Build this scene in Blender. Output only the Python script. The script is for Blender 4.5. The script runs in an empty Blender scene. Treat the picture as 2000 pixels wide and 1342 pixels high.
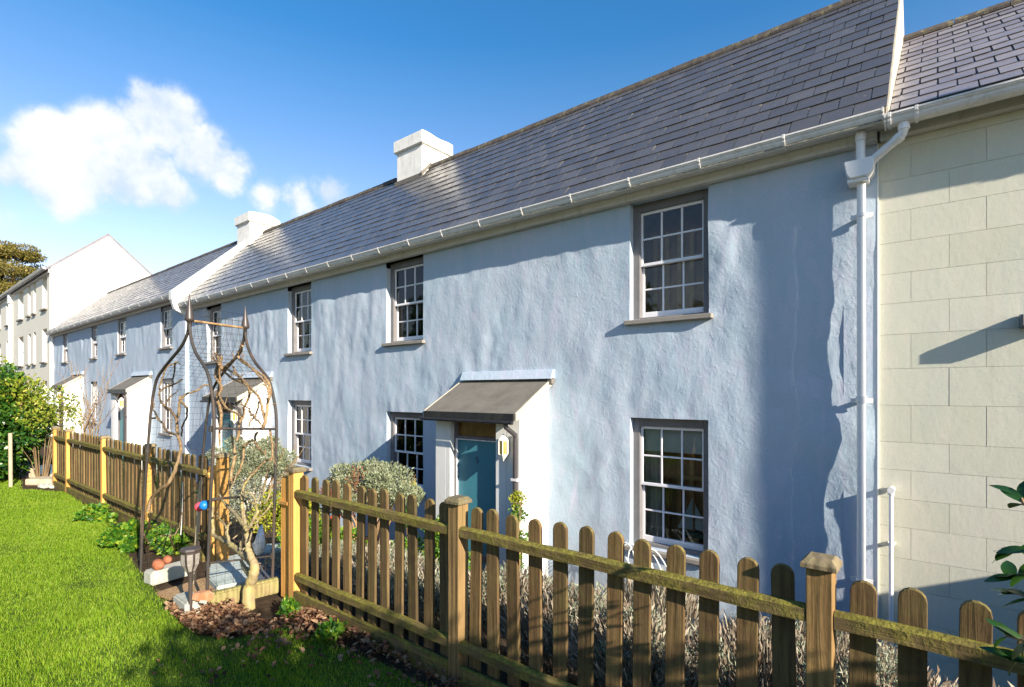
import bpy, bmesh, math, random
import numpy as np
from mathutils import Vector, Matrix, noise
R = math.radians
random.seed(7); rng = np.random.default_rng(7)
scene = bpy.context.scene
COL = scene.collection

# ------------------------------------------------------------------ camera
CAMZ = 1.59
YAW = math.atan2(830, 1029)
cam = bpy.data.cameras.new("camera"); camo = bpy.data.objects.new("camera", cam); COL.objects.link(camo)
camo.location = (0, 0, CAMZ); camo.rotation_euler = (R(90), 0, YAW)
cam.sensor_width = 36; cam.lens = 36 * 1029 / 2000; cam.shift_y = (765 - 671) / 2000
cam.clip_start = .05; cam.clip_end = 3000
scene.camera = camo

# ------------------------------------------------------------------ light
SUN_AZ, SUN_EL = 76.5, 22.8          # azimuth measured from -Y towards +X
sd = Vector((math.cos(R(SUN_EL)) * math.sin(R(SUN_AZ)), -math.cos(R(SUN_EL)) * math.cos(R(SUN_AZ)), math.sin(R(SUN_EL))))
sun = bpy.data.lights.new("sun", 'SUN'); sun.energy = 5.0; sun.angle = R(.5); sun.color = (1, .90, .76)
suno = bpy.data.objects.new("sun", sun); COL.objects.link(suno)
suno.rotation_euler = sd.to_track_quat('Z', 'Y').to_euler()

world = bpy.data.worlds.new("World"); scene.world = world; world.use_nodes = True
wt = world.node_tree; wn = wt.nodes; wl = wt.links; wn.clear()
def wnode(t, **k):
    n = wn.new(t)
    for a, b in k.items(): setattr(n, a, b)
    return n
def wmath(op, a, b=None, c=None, clamp=False):
    n = wnode('ShaderNodeMath', operation=op, use_clamp=clamp)
    for i, v in enumerate((a, b, c)):
        if v is None: continue
        if isinstance(v, (int, float)): n.inputs[i].default_value = v
        else: wl.new(v, n.inputs[i])
    return n.outputs[0]
def ray_dir(px, py):                     # compass direction of a cloud, as a vector
    d = (px - 1000) / 1029; a, b = math.sin(YAW), math.cos(YAW)
    return (-a + d * b, b + d * a, (765 - py) / 1029)
out = wnode('ShaderNodeOutputWorld')
sky = wnode('ShaderNodeTexSky', sky_type='NISHITA', sun_disc=False, sun_elevation=R(SUN_EL),
            sun_rotation=math.atan2(sd.x, sd.y), altitude=50, air_density=1.15, dust_density=.25, ozone_density=2.2)
hsv = wnode('ShaderNodeHueSaturation'); hsv.inputs['Saturation'].default_value = 1.24; hsv.inputs['Hue'].default_value = .511; hsv.inputs['Value'].default_value = 1.12
wl.new(sky.outputs[0], hsv.inputs['Color'])
geo = wnode('ShaderNodeTexCoord')
dirv = geo.outputs['Generated']
sepz = wnode('ShaderNodeSeparateXYZ'); wl.new(dirv, sepz.inputs[0])     # deeper blue overhead, paler towards the horizon
def zmap(a, b, lo, hi):
    n = wnode('ShaderNodeMapRange'); n.inputs['From Min'].default_value = a; n.inputs['From Max'].default_value = b; n.inputs['To Min'].default_value = lo; n.inputs['To Max'].default_value = hi
    wl.new(sepz.outputs[2], n.inputs['Value']); return n.outputs[0]
wl.new(zmap(.10, .55, .82, 1.38), hsv.inputs['Saturation']); wl.new(zmap(.05, .5, .527, .502), hsv.inputs['Hue'])
# soft cumulus: distorted direction, blobs, noise
nz = wnode('ShaderNodeTexNoise'); nz.inputs['Scale'].default_value = 9; nz.inputs['Detail'].default_value = 11; nz.inputs['Roughness'].default_value = .60
wl.new(dirv, nz.inputs['Vector'])
nz2 = wnode('ShaderNodeTexNoise'); nz2.inputs['Scale'].default_value = 22; nz2.inputs['Detail'].default_value = 6
wl.new(dirv, nz2.inputs['Vector'])
blobs = [(ray_dir(*p), r, w) for p, r, w in (((235, 318), .072, 1.), ((320, 235), .052, 1.), ((395, 300), .046, .95), ((95, 262), .034, .85), ((110, 335), .060, .95), ((310, 205), .030, .9),
         ((330, 375), .040, .7), ((30, 330), .05, .6), ((590, 392), .036, .62), ((645, 375), .036, .75), ((520, 385), .03, .5), ((440, 330), .04, .7), ((-200, 330), .10, .9))]
acc = None
for (c, r, w) in blobs:
    v = Vector(c).normalized()
    d = wnode('ShaderNodeVectorMath', operation='DISTANCE'); wl.new(dirv, d.inputs[0]); d.inputs[1].default_value = v
    t = wmath('SUBTRACT', 1.0, wmath('DIVIDE', d.outputs['Value'], r * 1.35))
    t = wmath('MULTIPLY', wmath('MAXIMUM', t, 0.0), w)
    acc = t if acc is None else wmath('MAXIMUM', acc, t)
nsum = wmath('ADD', wmath('MULTIPLY', wmath('SUBTRACT', nz.outputs[0], .5), 1.5), wmath('MULTIPLY', wmath('SUBTRACT', nz2.outputs[0], .5), .35))
dens = wmath('ADD', acc, wmath('MULTIPLY', nsum, wmath('MULTIPLY', acc, 3.6, clamp=True)))
mr = wnode('ShaderNodeMapRange', interpolation_type='SMOOTHERSTEP'); mr.inputs['From Min'].default_value = .06; mr.inputs['From Max'].default_value = .54
wl.new(dens, mr.inputs['Value'])
cov = wmath('MULTIPLY', mr.outputs[0], .93)
cr = wnode('ShaderNodeValToRGB'); wl.new(nz.outputs[0], cr.inputs[0])
cr.color_ramp.elements[0].position = .40; cr.color_ramp.elements[0].color = (3.7, 4.3, 5.3, 1)
cr.color_ramp.elements[1].position = .58; cr.color_ramp.elements[1].color = (5.7, 5.7, 5.8, 1)
mx = wnode('ShaderNodeMix', data_type='RGBA')
wl.new(cov, mx.inputs['Factor']); wl.new(hsv.outputs[0], mx.inputs['A']); wl.new(cr.outputs[0], mx.inputs['B'])
bg = wnode('ShaderNodeBackground'); bg.inputs['Strength'].default_value = .086
wl.new(mx.outputs['Result'], bg.inputs['Color']); wl.new(bg.outputs[0], out.inputs[0])

vs = scene.view_settings
vs.view_transform = 'Standard'; vs.look = 'None'; vs.gamma = 1; vs.use_curve_mapping = False; vs.exposure = 1.2
scene.cycles.max_bounces = 6; scene.cycles.diffuse_bounces = 3; scene.cycles.glossy_bounces = 3; scene.cycles.transparent_max_bounces = 16
scene.cycles.use_denoising = True

# ------------------------------------------------------------------ helpers
def ray(px, py):
    d = (px - 1000) / 1029
    s, c = math.sin(YAW), math.cos(YAW)
    return Vector((-s + d * c, c + d * s, (765 - py) / 1029))
def at(px, py, Y=None, z=None):            # a point of the place seen at a place of the photo, on the plane Y or z
    r = ray(px, py)
    k = Y / r.y if Y is not None else (z - CAMZ) / r.z
    return Vector((r.x * k, r.y * k, CAMZ + r.z * k))

class MB:
    def __init__(s): s.v = []; s.f = []; s.sm = []; s.mi = []; s.cur = 0
    def add(s, vs_, fs, smooth=False):
        o = len(s.v); s.v.extend([tuple(p) for p in vs_])
        for f in fs: s.f.append(tuple(i + o for i in f)); s.sm.append(smooth); s.mi.append(s.cur)
    def box(s, x0, x1, y0, y1, z0, z1):
        s.add([(x, y, z) for x in (x0, x1) for y in (y0, y1) for z in (z0, z1)],
              [(0, 1, 3, 2), (4, 6, 7, 5), (0, 4, 5, 1), (2, 3, 7, 6), (0, 2, 6, 4), (1, 5, 7, 3)])
    def obox(s, M, sx, sy, sz):
        p = [M @ Vector((x, y, z)) for x in (-sx / 2, sx / 2) for y in (-sy / 2, sy / 2) for z in (-sz / 2, sz / 2)]
        s.add(p, [(0, 1, 3, 2), (4, 6, 7, 5), (0, 4, 5, 1), (2, 3, 7, 6), (0, 2, 6, 4), (1, 5, 7, 3)])
    def prism(s, pts, y0, y1, axis='y'):     # polygon extruded along an axis
        n = len(pts)
        if axis == 'y': a = [(p[0], y0, p[1]) for p in pts] + [(p[0], y1, p[1]) for p in pts]
        elif axis == 'x': a = [(y0, p[0], p[1]) for p in pts] + [(y1, p[0], p[1]) for p in pts]
        else: a = [(p[0], p[1], y0) for p in pts] + [(p[0], p[1], y1) for p in pts]
        s.add(a, [tuple(range(n))[::-1], tuple(range(n, 2 * n))] + [(i, (i + 1) % n, n + (i + 1) % n, n + i) for i in range(n)])
    def tube(s, path, rad, n=8, cap=True):
        path = [Vector(p) for p in path]
        if not isinstance(rad, (list, tuple)): rad = [rad] * len(path)
        up = None; rings = []
        for i, p in enumerate(path):
            t = (path[min(i + 1, len(path) - 1)] - path[max(i - 1, 0)])
            if t.length < 1e-9: t = Vector((0, 0, 1))
            t.normalize()
            if up is None: up = t.orthogonal().normalized()
            up = (up - t * up.dot(t))
            up = up.normalized() if up.length > 1e-6 else t.orthogonal().normalized()
            b = t.cross(up)
            rings.append([p + (up * math.cos(2 * math.pi * k / n) + b * math.sin(2 * math.pi * k / n)) * rad[i] for k in range(n)])
        vv = [q for r_ in rings for q in r_]
        ff = [(i * n + k, i * n + (k + 1) % n, (i + 1) * n + (k + 1) % n, (i + 1) * n + k) for i in range(len(path) - 1) for k in range(n)]
        s.add(vv, ff, True)
        if cap: s.add(rings[0], [tuple(range(n))[::-1]]); s.add(rings[-1], [tuple(range(n))])
    def lathe(s, prof, n=16, c=(0, 0, 0), smooth=True):   # prof of (r, z)
        vv = [(c[0] + r * math.cos(2 * math.pi * k / n), c[1] + r * math.sin(2 * math.pi * k / n), c[2] + z) for r, z in prof for k in range(n)]
        ff = [(i * n + k, i * n + (k + 1) % n, (i + 1) * n + (k + 1) % n, (i + 1) * n + k) for i in range(len(prof) - 1) for k in range(n)]
        s.add(vv, ff, smooth); s.add(vv[:n], [tuple(range(n))[::-1]]); s.add(vv[-n:], [tuple(range(n))])
    def mesh(s, name, m, bevel=0, seg=1):
        me = bpy.data.meshes.new(name); me.from_pydata(s.v, [], s.f)
        for mm in (m if isinstance(m, (list, tuple)) else [m]): me.materials.append(mm)
        me.polygons.foreach_set('use_smooth', s.sm); me.polygons.foreach_set('material_index', s.mi)
        bm = bmesh.new(); bm.from_mesh(me)
        bmesh.ops.recalc_face_normals(bm, faces=bm.faces)
        if bevel:
            bmesh.ops.bevel(bm, geom=[e for e in bm.edges if len(e.link_faces) == 2 and e.calc_face_angle() > .5], offset=bevel, segments=seg, affect='EDGES', clamp_overlap=True)
        bm.to_mesh(me); bm.free(); me.update()
        return me
    def build(s, name, m, parent=None, bevel=0, seg=1):
        return link(name, s.mesh(name, m, bevel, seg), parent)
def link(name, me, parent=None, loc=None, rot=None):
    o = bpy.data.objects.new(name, me); COL.objects.link(o)
    if parent is not None: o.parent = parent
    if loc is not None: o.location = loc
    if rot is not None: o.rotation_euler = rot
    return o
def thing(name, label, cat, group=None, loc=(0, 0, 0)):
    o = bpy.data.objects.new(name, None); COL.objects.link(o); o.location = loc; o.empty_display_size = .2
    o['label'] = label; o['category'] = cat
    if group: o['group'] = group
    return o
def tag(o, label, cat, group=None):
    o['label'] = label; o['category'] = cat
    if group: o['group'] = group
    return o
def npmesh(name, verts, faces, m, smooth=False):       # faces (n,k) array
    me = bpy.data.meshes.new(name); n, k = faces.shape
    me.vertices.add(len(verts)); me.vertices.foreach_set('co', np.asarray(verts, dtype=np.float32).ravel())
    me.loops.add(n * k); me.loops.foreach_set('vertex_index', faces.astype(np.int32).ravel())
    me.polygons.add(n); me.polygons.foreach_set('loop_start', np.arange(0, n * k, k, dtype=np.int32)); me.polygons.foreach_set('loop_total', np.full(n, k, dtype=np.int32))
    me.polygons.foreach_set('use_smooth', np.full(n, smooth))
    me.materials.append(m); me.update(calc_edges=True); me.validate()
    return me
def nz3(x, y, z): return noise.noise(Vector((x, y, z)))

# ------------------------------------------------------------------ materials
class NT:
    def __init__(s, name, rough=.7, spec=.3):
        s.m = bpy.data.materials.new(name); s.m.use_nodes = True; s.t = s.m.node_tree; s.t.nodes.clear()
        s.o = s.t.nodes.new('ShaderNodeOutputMaterial'); s.b = s.t.nodes.new('ShaderNodeBsdfPrincipled')
        s.t.links.new(s.b.outputs[0], s.o.inputs[0]); s.b.inputs['Roughness'].default_value = rough; s.b.inputs['Specular IOR Level'].default_value = spec
        s.tc = s.t.nodes.new('ShaderNodeTexCoord'); s.obj = s.tc.outputs['Object']; s.oi = s.t.nodes.new('ShaderNodeObjectInfo'); s.ge = s.t.nodes.new('ShaderNodeNewGeometry')
    def L(s, a, b): s.t.links.new(a, b)
    def map(s, scale=(1, 1, 1), src=None, rnd=False):
        n = s.t.nodes.new('ShaderNodeMapping'); n.inputs['Scale'].default_value = scale; s.L(src or s.obj, n.inputs[0])
        if rnd:
            c = s.t.nodes.new('ShaderNodeCombineXYZ'); mu = s.math('MULTIPLY', s.oi.outputs['Random'], 37.); [s.L(mu, c.inputs[i]) for i in range(3)]
            s.L(c.outputs[0], n.inputs['Location'])
        return n.outputs[0]
    def noise(s, scale, detail=4, rough=.5, vec=None, dist=0):
        n = s.t.nodes.new('ShaderNodeTexNoise'); n.inputs['Scale'].default_value = scale; n.inputs['Detail'].default_value = detail; n.inputs['Roughness'].default_value = rough; n.inputs['Distortion'].default_value = dist
        s.L(vec or s.obj, n.inputs['Vector']); return n.outputs[0]
    def math(s, op, a, b=None, c=None, clamp=False):
        n = s.t.nodes.new('ShaderNodeMath'); n.operation = op; n.use_clamp = clamp
        for i, v in enumerate((a, b, c)):
            if v is None: continue
            if isinstance(v, (int, float)): n.inputs[i].default_value = v
            else: s.L(v, n.inputs[i])
        return n.outputs[0]
    def ramp(s, fac, stops):
        n = s.t.nodes.new('ShaderNodeValToRGB'); e = n.color_ramp.elements
        while len(e) < len(stops): e.new(.5)
        for q, (p, c) in zip(e, stops): q.position = p; q.color = (c if len(c) == 4 else (*c, 1))
        s.L(fac, n.inputs[0]); return n.outputs[0]
    def mix(s, fac, a, b, mode='MIX'):
        n = s.t.nodes.new('ShaderNodeMix'); n.data_type = 'RGBA'; n.blend_type = mode
        for k, v in (('Factor', fac), ('A', a), ('B', b)):
            if isinstance(v, (int, float)): n.inputs[k].default_value = v
            elif isinstance(v, tuple): n.inputs[k].default_value = (*v, 1)
            else: s.L(v, n.inputs[k])
        return n.outputs['Result']
    def col(s, c):
        if isinstance(c, tuple): s.b.inputs['Base Color'].default_value = (*c, 1)
        else: s.L(c, s.b.inputs['Base Color'])
    def bump(s, h, strength=.3, dist=.01):
        n = s.t.nodes.new('ShaderNodeBump'); n.inputs['Strength'].default_value = strength; n.inputs['Distance'].default_value = dist
        s.L(h, n.inputs['Height']); s.L(n.outputs[0], s.b.inputs['Normal']); return n
    def sep(s, v):
        n = s.t.nodes.new('ShaderNodeSeparateXYZ'); s.L(v, n.inputs[0]); return n.outputs

def render_mat(name, base, tint1, tint2, bumpk=1.0):
    t = NT(name, .85, .15)
    big = t.noise(.9, 4, .6, t.map((1.6, 1, .8)))
    mid = t.noise(4, 5, .6, t.map((2.2, 1, .7)), .6)
    c = t.mix(t.ramp(big, [(.35, (0, 0, 0)), (.68, (1, 1, 1))]), tint1, base)
    c = t.mix(t.ramp(mid, [(.50, (0, 0, 0)), (.72, (.75, .75, .75))]), c, tint2)
    fine = t.noise(60, 3, .6)
    st = t.noise(3.0, 5, .65, t.map((2.5, 1, .35)), .3)
    c = t.mix(t.ramp(st, [(.56, (0, 0, 0)), (.80, (.5, .5, .5))]), c, tuple(q * .80 for q in base))
    zz = t.sep(t.obj)[2]
    c = t.mix(t.math('MULTIPLY', t.ramp(t.math('MULTIPLY_ADD', zz, -.8, .2), [(.35, (0, 0, 0)), (1, (1, 1, 1))]), t.ramp(big, [(.3, (0, 0, 0)), (.6, (.5, .5, .5))])), c, tuple(q * .62 for q in base))
    c = t.mix(1, c, t.ramp(t.oi.outputs['Random'], [(0, (.94, .945, .93)), (1, (1.03, 1.02, 1.03))]), 'MULTIPLY')
    c = t.mix(.10, c, t.ramp(fine, [(.3, (.25, .25, .25)), (.7, (1, 1, 1))]), 'MULTIPLY')
    t.col(c)
    h1 = t.noise(5, 3, .5, t.map((1.3, 1, .9)), 0); h2 = t.noise(24, 5, .62, t.map((1.3, 1, .8))); h3 = t.noise(110, 2, .5)
    h4 = t.ramp(t.noise(12, 3, .55, None, .8), [(.52, (0, 0, 0)), (.66, (1, 1, 1))]); h1 = t.math('ADD', h1, t.math('MULTIPLY', h4, .15 * bumpk))
    h = t.math('ADD', t.math('MULTIPLY', h1, .50), t.math('ADD', t.math('MULTIPLY', h2, .27), t.math('MULTIPLY', h3, .06)))
    t.bump(h, .42 * bumpk, .030)
    return t.m
M = {}
M['blue'] = render_mat('blue_render', (.475, .54, .63), (.41, .515, .60), (.54, .545, .66))
M['palegreen'] = render_mat('pale_green_render', (.67, .645, .51), (.62, .62, .51), (.69, .64, .53), .34)
M['cream'] = render_mat('grey_cream_render', (.78, .74, .62), (.72, .69, .58), (.82, .77, .65), .3)
M['whiterender'] = render_mat('white_render', (.80, .79, .76), (.76, .76, .74), (.83, .82, .80), .35)

def plain(name, c, rough=.5, spec=.4, bump=0, var=.12, sc=9, dirt=None):
    t = NT(name, rough, spec)
    n = t.noise(sc, 5, .6, t.map(rnd=True))
    cc = t.mix(t.ramp(n, [(.3, (0, 0, 0)), (.7, (1, 1, 1))]), tuple(x * (1 - var) for x in c), tuple(min(1, x * (1 + var * .5)) for x in c))
    if dirt:
        d = t.noise(3.5, 6, .7, t.map((3, 3, .6), rnd=True), .4)
        cc = t.mix(t.ramp(d, [(.52, (0, 0, 0)), (.75, (.8, .8, .8))]), cc, dirt)
    t.col(cc)
    if bump: t.bump(t.noise(sc * 6, 4, .6), bump, .01)
    return t.m
M['gutter'] = plain('white_plastic', (.76, .73, .70), .32, .5, 0, .10, 3, (.50, .46, .38))
M['pipe'] = plain('white_pipe', (.82, .80, .78), .35, .5, 0, .05, 3)
M['fascia'] = plain('cream_board', (.62, .60, .55), .6, .3, .05, .1, 4, (.42, .38, .30))
M['sash'] = plain('white_gloss_paint', (.80, .78, .80), .4, .45, 0, .06, 5)
M['framegrey'] = plain('taupe_frame_paint', (.175, .165, .165), .6, .3, .05, .18, 6)
M['sill'] = plain('stone_sill', (.27, .245, .215), .8, .25, .15, .2, 8)
M['chimney'] = plain('chimney_white', (.80, .78, .73), .85, .2, .35, .12, 5, (.46, .43, .36))
M['darkmetal'] = plain('dark_metal', (.05, .045, .045), .5, .4, .1, .3, 30)
M['leadroof'] = plain('lead_grey_felt', (.165, .15, .125), .75, .25, .15, .22, 5)
M['felt_edge'] = plain('verge_edge', (.50, .45, .35), .8, .2, .1, .15, 6)
M['blackgutter'] = plain('black_plastic', (.02, .02, .022), .45, .4, .05, .3, 6, (.05, .055, .04))
M['browngutter'] = plain('brown_grey_pipe', (.050, .044, .048), .45, .4, 0, .2, 6)
M['teal'] = plain('teal_door_paint', (.055, .22, .275), .45, .35, .03, .10, 3)
M['tealbright'] = plain('bright_teal_door_paint', (.012, .22, .26), .4, .35, .03, .10, 3)
M['mauve'] = plain('mauve_frame_paint', (.16, .13, .135), .6, .3, .05, .15, 6)
M['iron'] = plain('rusty_iron', (.045, .040, .036), .65, .3, .1, .3, 10, (.14, .075, .04))
M['lampwhite'] = plain('cream_lantern_metal', (.86, .83, .72), .4, .5, 0, .05, 8)
M['amber'] = plain('amber_glass', (.42, .29, .09), .2, .5, 0, .15, 14)
M['ochreglass'] = plain('ochre_fanlight', (.20, .10, .02), .25, .5, 0, .35, 9)
M['concrete'] = plain('pale_concrete', (.42, .42, .36), .9, .15, .4, .2, 7, (.24, .24, .18))
M['greenslab'] = plain('pale_green_slab', (.42, .47, .43), .8, .2, .25, .15, 8, (.22, .27, .23))
M['shadeslab'] = plain('shaded_slab', (.09, .10, .115), .8, .2, .25, .15, 8)  # slab with the shade lying there put into its colour
M['gravel'] = plain('dark_gravel', (.10, .095, .10), .9, .2, .4, .4, 60)
M['terracotta'] = plain('terracotta', (.36, .12, .06), .85, .2, .35, .3, 12, (.45, .26, .17))
M['brickorange'] = plain('orange_brick', (.50, .23, .11), .9, .15, .35, .2, 14, (.62, .45, .32))
M['sandstone'] = plain('sandstone', (.48, .40, .28), .9, .15, .4, .25, 8)
M['soil'] = plain('soil', (.07, .048, .03), .95, .1, .8, .45, 22)
M['path'] = plain('gravel_path', (.20, .18, .15), .95, .1, .8, .35, 40)
M['torch'] = plain('bronze_plastic', (.055, .043, .038), .4, .5, 0, .2, 12)
M['torchglass'] = plain('smoked_diffuser', (.30, .27, .24), .35, .5, 0, .3, 20)
M['redball'] = plain('pink_plastic', (.75, .07, .10), .5, .4, 0, .1, 12)
M['blueball'] = plain('blue_plastic', (.01, .17, .50), .4, .5, 0, .2, 12)
M['whiteplastic'] = plain('white_sheet', (.80, .80, .84), .4, .4, .1, .08, 12)
M['stick'] = plain('bare_wood_stick', (.42, .34, .23), .8, .2, .2, .2, 14)
M['hose'] = plain('pale_hose', (.70, .72, .70), .4, .5, 0, .05, 10)
M['bluebox'] = plain('blue_grey_plastic', (.05, .09, .13), .5, .4, 0, .15, 10)
M['orangecup'] = plain('orange_plastic', (.78, .10, .03), .5, .4, 0, .1, 10)
M['pinkpot'] = plain('pink_lantern', (.62, .42, .42), .5, .4, 0, .1, 10)
M['curtain'] = plain('curtain_cloth', (.55, .50, .42), .9, .1, .2, .1, 10)
M['blind'] = plain('blind_cloth', (.85, .85, .82), .8, .2, 0, .05, 10)
M['room'] = plain('room_wall', (.62, .34, .15), .7, .3, 0, .4, 3)
M['darkroom'] = plain('dim_room_wall', (.10, .09, .08), .8, .2, 0, .3, 3)
M['roomwood'] = plain('room_wood', (.80, .45, .17), .5, .4, 0, .3, 6)
M['sail'] = plain('sail_cloth', (.80, .78, .72), .8, .2, 0, .03, 10)
M['hull'] = plain('boat_hull', (.05, .12, .10), .4, .5, 0, .1, 10)
M['pole'] = plain('pole_timber', (.15, .11, .08), .9, .2, .4, .3, 6)
M['towel'] = plain('mortar', (.27, .25, .21), .95, .1, .5, .3, 30)

def wood_mat(name, dark, light, alg=(.17, .19, .02), algae=.6, grain=1.0, up=True):
    t = NT(name, .8, .2)
    v = t.map((26, 26, 1.3), rnd=True)
    g = t.noise(1.6, 6, .65, v, 1.6)
    w = t.t.nodes.new('ShaderNodeTexWave'); w.wave_type = 'BANDS'; w.bands_direction = 'X'; w.inputs['Scale'].default_value = 1.1; w.inputs['Distortion'].default_value = 7; w.inputs['Detail'].default_value = 3; w.inputs['Detail Scale'].default_value = .8
    t.L(t.map((9, 9, .9), rnd=True), w.inputs[0])
    gg = t.math('ADD', t.math('MULTIPLY', g, .82), t.math('MULTIPLY', w.outputs[1], .22 * grain))
    c = t.ramp(gg, [(.28, dark), (.68, light)])
    big = t.noise(2.0, 4, .6, t.map((1, 1, .6), rnd=True))
    c = t.mix(t.ramp(big, [(.35, (.55, .55, .55)), (.7, (0, 0, 0))]), c, tuple(x * .55 for x in dark))
    rv = t.ramp(t.oi.outputs['Random'], [(0, (.58, .60, .62)), (.5, (.9, .88, .85)), (1, (1.18, 1.08, .98))])
    c = t.mix(1, c, rv, 'MULTIPLY')
    nrm = t.sep(t.ge.outputs['Normal'])[2]
    a = t.noise(9, 5, .65, t.map(rnd=True))
    am = t.math('ADD', t.math('MULTIPLY', t.ramp(a, [(.42, (0, 0, 0)), (.66, (1, 1, 1))]), algae), t.math('MULTIPLY', t.math('GREATER_THAN', nrm, .3), .45 if up else 0), clamp=True)
    am = t.math('MULTIPLY', am, t.ramp(t.noise(40, 3), [(.3, (.4, .4, .4)), (.6, (1, 1, 1))]))
    c = t.mix(am, c, alg)
    t.col(c); t.bump(t.math('ADD', gg, t.math('MULTIPLY', t.noise(30, 4, .6), .5)), .6, .006)
    return t.m
M['picket'] = wood_mat('weathered_picket', (.09, .056, .026), (.28, .185, .088), (.19, .165, .05), .34, .5)
M['rail'] = wood_mat('mossy_rail', (.085, .065, .022), (.25, .19, .07), (.15, .165, .012), .85)
M['post'] = wood_mat('post_timber', (.13, .08, .035), (.40, .26, .115), (.25, .22, .06), .15, up=False)
M['newwood'] = wood_mat('new_orange_timber', (.56, .27, .065), (.78, .44, .13), (.5, .36, .10), .05, up=False)
M['sleeper'] = wood_mat('sleeper_timber', (.22, .16, .07), (.50, .40, .19), (.30, .31, .09), .45)
M['palepost'] = wood_mat('pale_cap', (.16, .12, .075), (.34, .27, .17), (.25, .23, .09), .45, up=False)
M['vine'] = wood_mat('vine_bark', (.20, .11, .05), (.52, .37, .21), (.3, .24, .08), .2, up=False)
M['trunk'] = wood_mat('pale_bark', (.36, .27, .14), (.62, .50, .31), (.50, .42, .07), .4, up=False)

def slate_mat(name, c1, c2, c3, rough=.36):
    t = NT(name, rough, .5)
    r1 = t.math('FRACT', t.math('ADD', t.ge.outputs['Random Per Island'], t.oi.outputs['Random']))
    c = t.ramp(r1, [(0, c1), (.5, c2), (1, c3)])
    n = t.noise(6, 5, .6, t.map(rnd=True)); c = t.mix(t.ramp(n, [(.3, (.3, .3, .3)), (.7, (0, 0, 0))]), c, (.05, .05, .05))
    li = t.noise(11, 6, .75, t.map(rnd=True), .5)
    c = t.mix(t.ramp(li, [(.63, (0, 0, 0)), (.70, (.75, .75, .75))]), c, (.27, .24, .12))
    t.col(c)
    t.L(t.ramp(n, [(.3, (rough - .06,) * 3), (.7, (rough + .12,) * 3)]), t.b.inputs['Roughness'])
    t.bump(t.math('ADD', t.noise(14, 4), t.math('MULTIPLY', t.noise(90, 3), .25)), .12, .006)
    return t.m
M['slate'] = slate_mat('purple_grey_slate', (.074, .070, .072), (.088, .084, .086), (.106, .100, .100), .25)
M['slate2'] = slate_mat('lilac_slate', (.21, .19, .205), (.25, .225, .235), (.28, .255, .255), .30)
t_ = NT('roof_underlay', .95, .1); t_.col(t_.ramp(t_.noise(30, 4), [(.35, (.16, .15, .13)), (.65, (.42, .39, .28))])); M['underlay'] = t_.m
t_ = NT('dark_underlay', .95, .1); t_.col((.13, .12, .11)); M['underlay2'] = t_.m
M['ridge'] = plain('ridge_tile', (.085, .072, .062), .85, .2, .4, .3, 10, (.30, .27, .14))

def glass_mat(name):
    m = bpy.data.materials.new(name); m.use_nodes = True; t = m.node_tree; t.nodes.clear()
    o = t.nodes.new('ShaderNodeOutputMaterial'); mixn = t.nodes.new('ShaderNodeMixShader'); tr = t.nodes.new('ShaderNodeBsdfTransparent'); gl = t.nodes.new('ShaderNodeBsdfGlossy')
    gl.inputs['Roughness'].default_value = .03; tr.inputs[0].default_value = (.86, .89, .88, 1)
    fr = t.nodes.new('ShaderNodeFresnel'); fr.inputs[0].default_value = 1.5
    tc = t.nodes.new('ShaderNodeTexCoord'); ns = t.nodes.new('ShaderNodeTexNoise'); ns.inputs['Scale'].default_value = 3.5; bp = t.nodes.new('ShaderNodeBump'); bp.inputs['Strength'].default_value = .12; bp.inputs['Distance'].default_value = .02
    t.links.new(tc.outputs['Object'], ns.inputs['Vector']); t.links.new(ns.outputs[0], bp.inputs['Height']); t.links.new(bp.outputs[0], gl.inputs['Normal'])
    t.links.new(fr.outputs[0], mixn.inputs[0]); t.links.new(tr.outputs[0], mixn.inputs[1]); t.links.new(gl.outputs[0], mixn.inputs[2]); t.links.new(mixn.outputs[0], o.inputs[0])
    return m
M['glass'] = glass_mat('window_glass')

def leaf_mat(name, cols, trans=.3, rough=.45, spec=.4, noise_sc=1.5):
    t = NT(name, rough, spec)
    r1 = t.ge.outputs['Random Per Island']
    n = t.noise(noise_sc, 2)
    f = t.math('ADD', t.math('MULTIPLY', r1, .65), t.math('MULTIPLY', n, .35))
    k = len(cols)
    c = t.ramp(f, [(.12 + .76 * i / (k - 1), cols[i]) for i in range(k)])
    t.col(c)
    if trans:
        tl = t.t.nodes.new('ShaderNodeBsdfTranslucent'); t.L(c, tl.inputs[0]); ms = t.t.nodes.new('ShaderNodeMixShader'); ms.inputs[0].default_value = trans
        t.L(t.b.outputs[0], ms.inputs[1]); t.L(tl.outputs[0], ms.inputs[2]); t.L(ms.outputs[0], t.o.inputs[0])
    return t.m
M['grass'] = leaf_mat('grass_blades', [(.06, .12, .008), (.14, .26, .012), (.22, .38, .016), (.31, .44, .03), (.42, .47, .08)], .45, .5, .3, .9)
t_ = NT('lawn_soil', .95, .1); t_.col(t_.ramp(t_.noise(5, 5, .6), [(.3, (.035, .070, .010)), (.7, (.085, .13, .018))])); t_.bump(t_.noise(60, 4), .6, .02); M['lawn'] = t_.m
M['laurel'] = leaf_mat('laurel_leaves', [(.012, .045, .010), (.025, .09, .012), (.05, .14, .014), (.15, .22, .02)], .25, .32, .5, 1.2)
M['laureltop'] = leaf_mat('young_laurel_leaves', [(.05, .12, .012), (.16, .24, .02), (.30, .33, .035), (.40, .36, .06)], .35, .4, .4, 1.2)
M['darkleaf'] = leaf_mat('dark_glossy_leaves', [(.008, .035, .008), (.02, .07, .012), (.05, .13, .015)], .2, .3, .5)
M['greenleaf'] = leaf_mat('bright_green_leaves', [(.02, .09, .012), (.06, .18, .015), (.15, .28, .02), (.33, .38, .03)], .35, .45, .4, 6)
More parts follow.
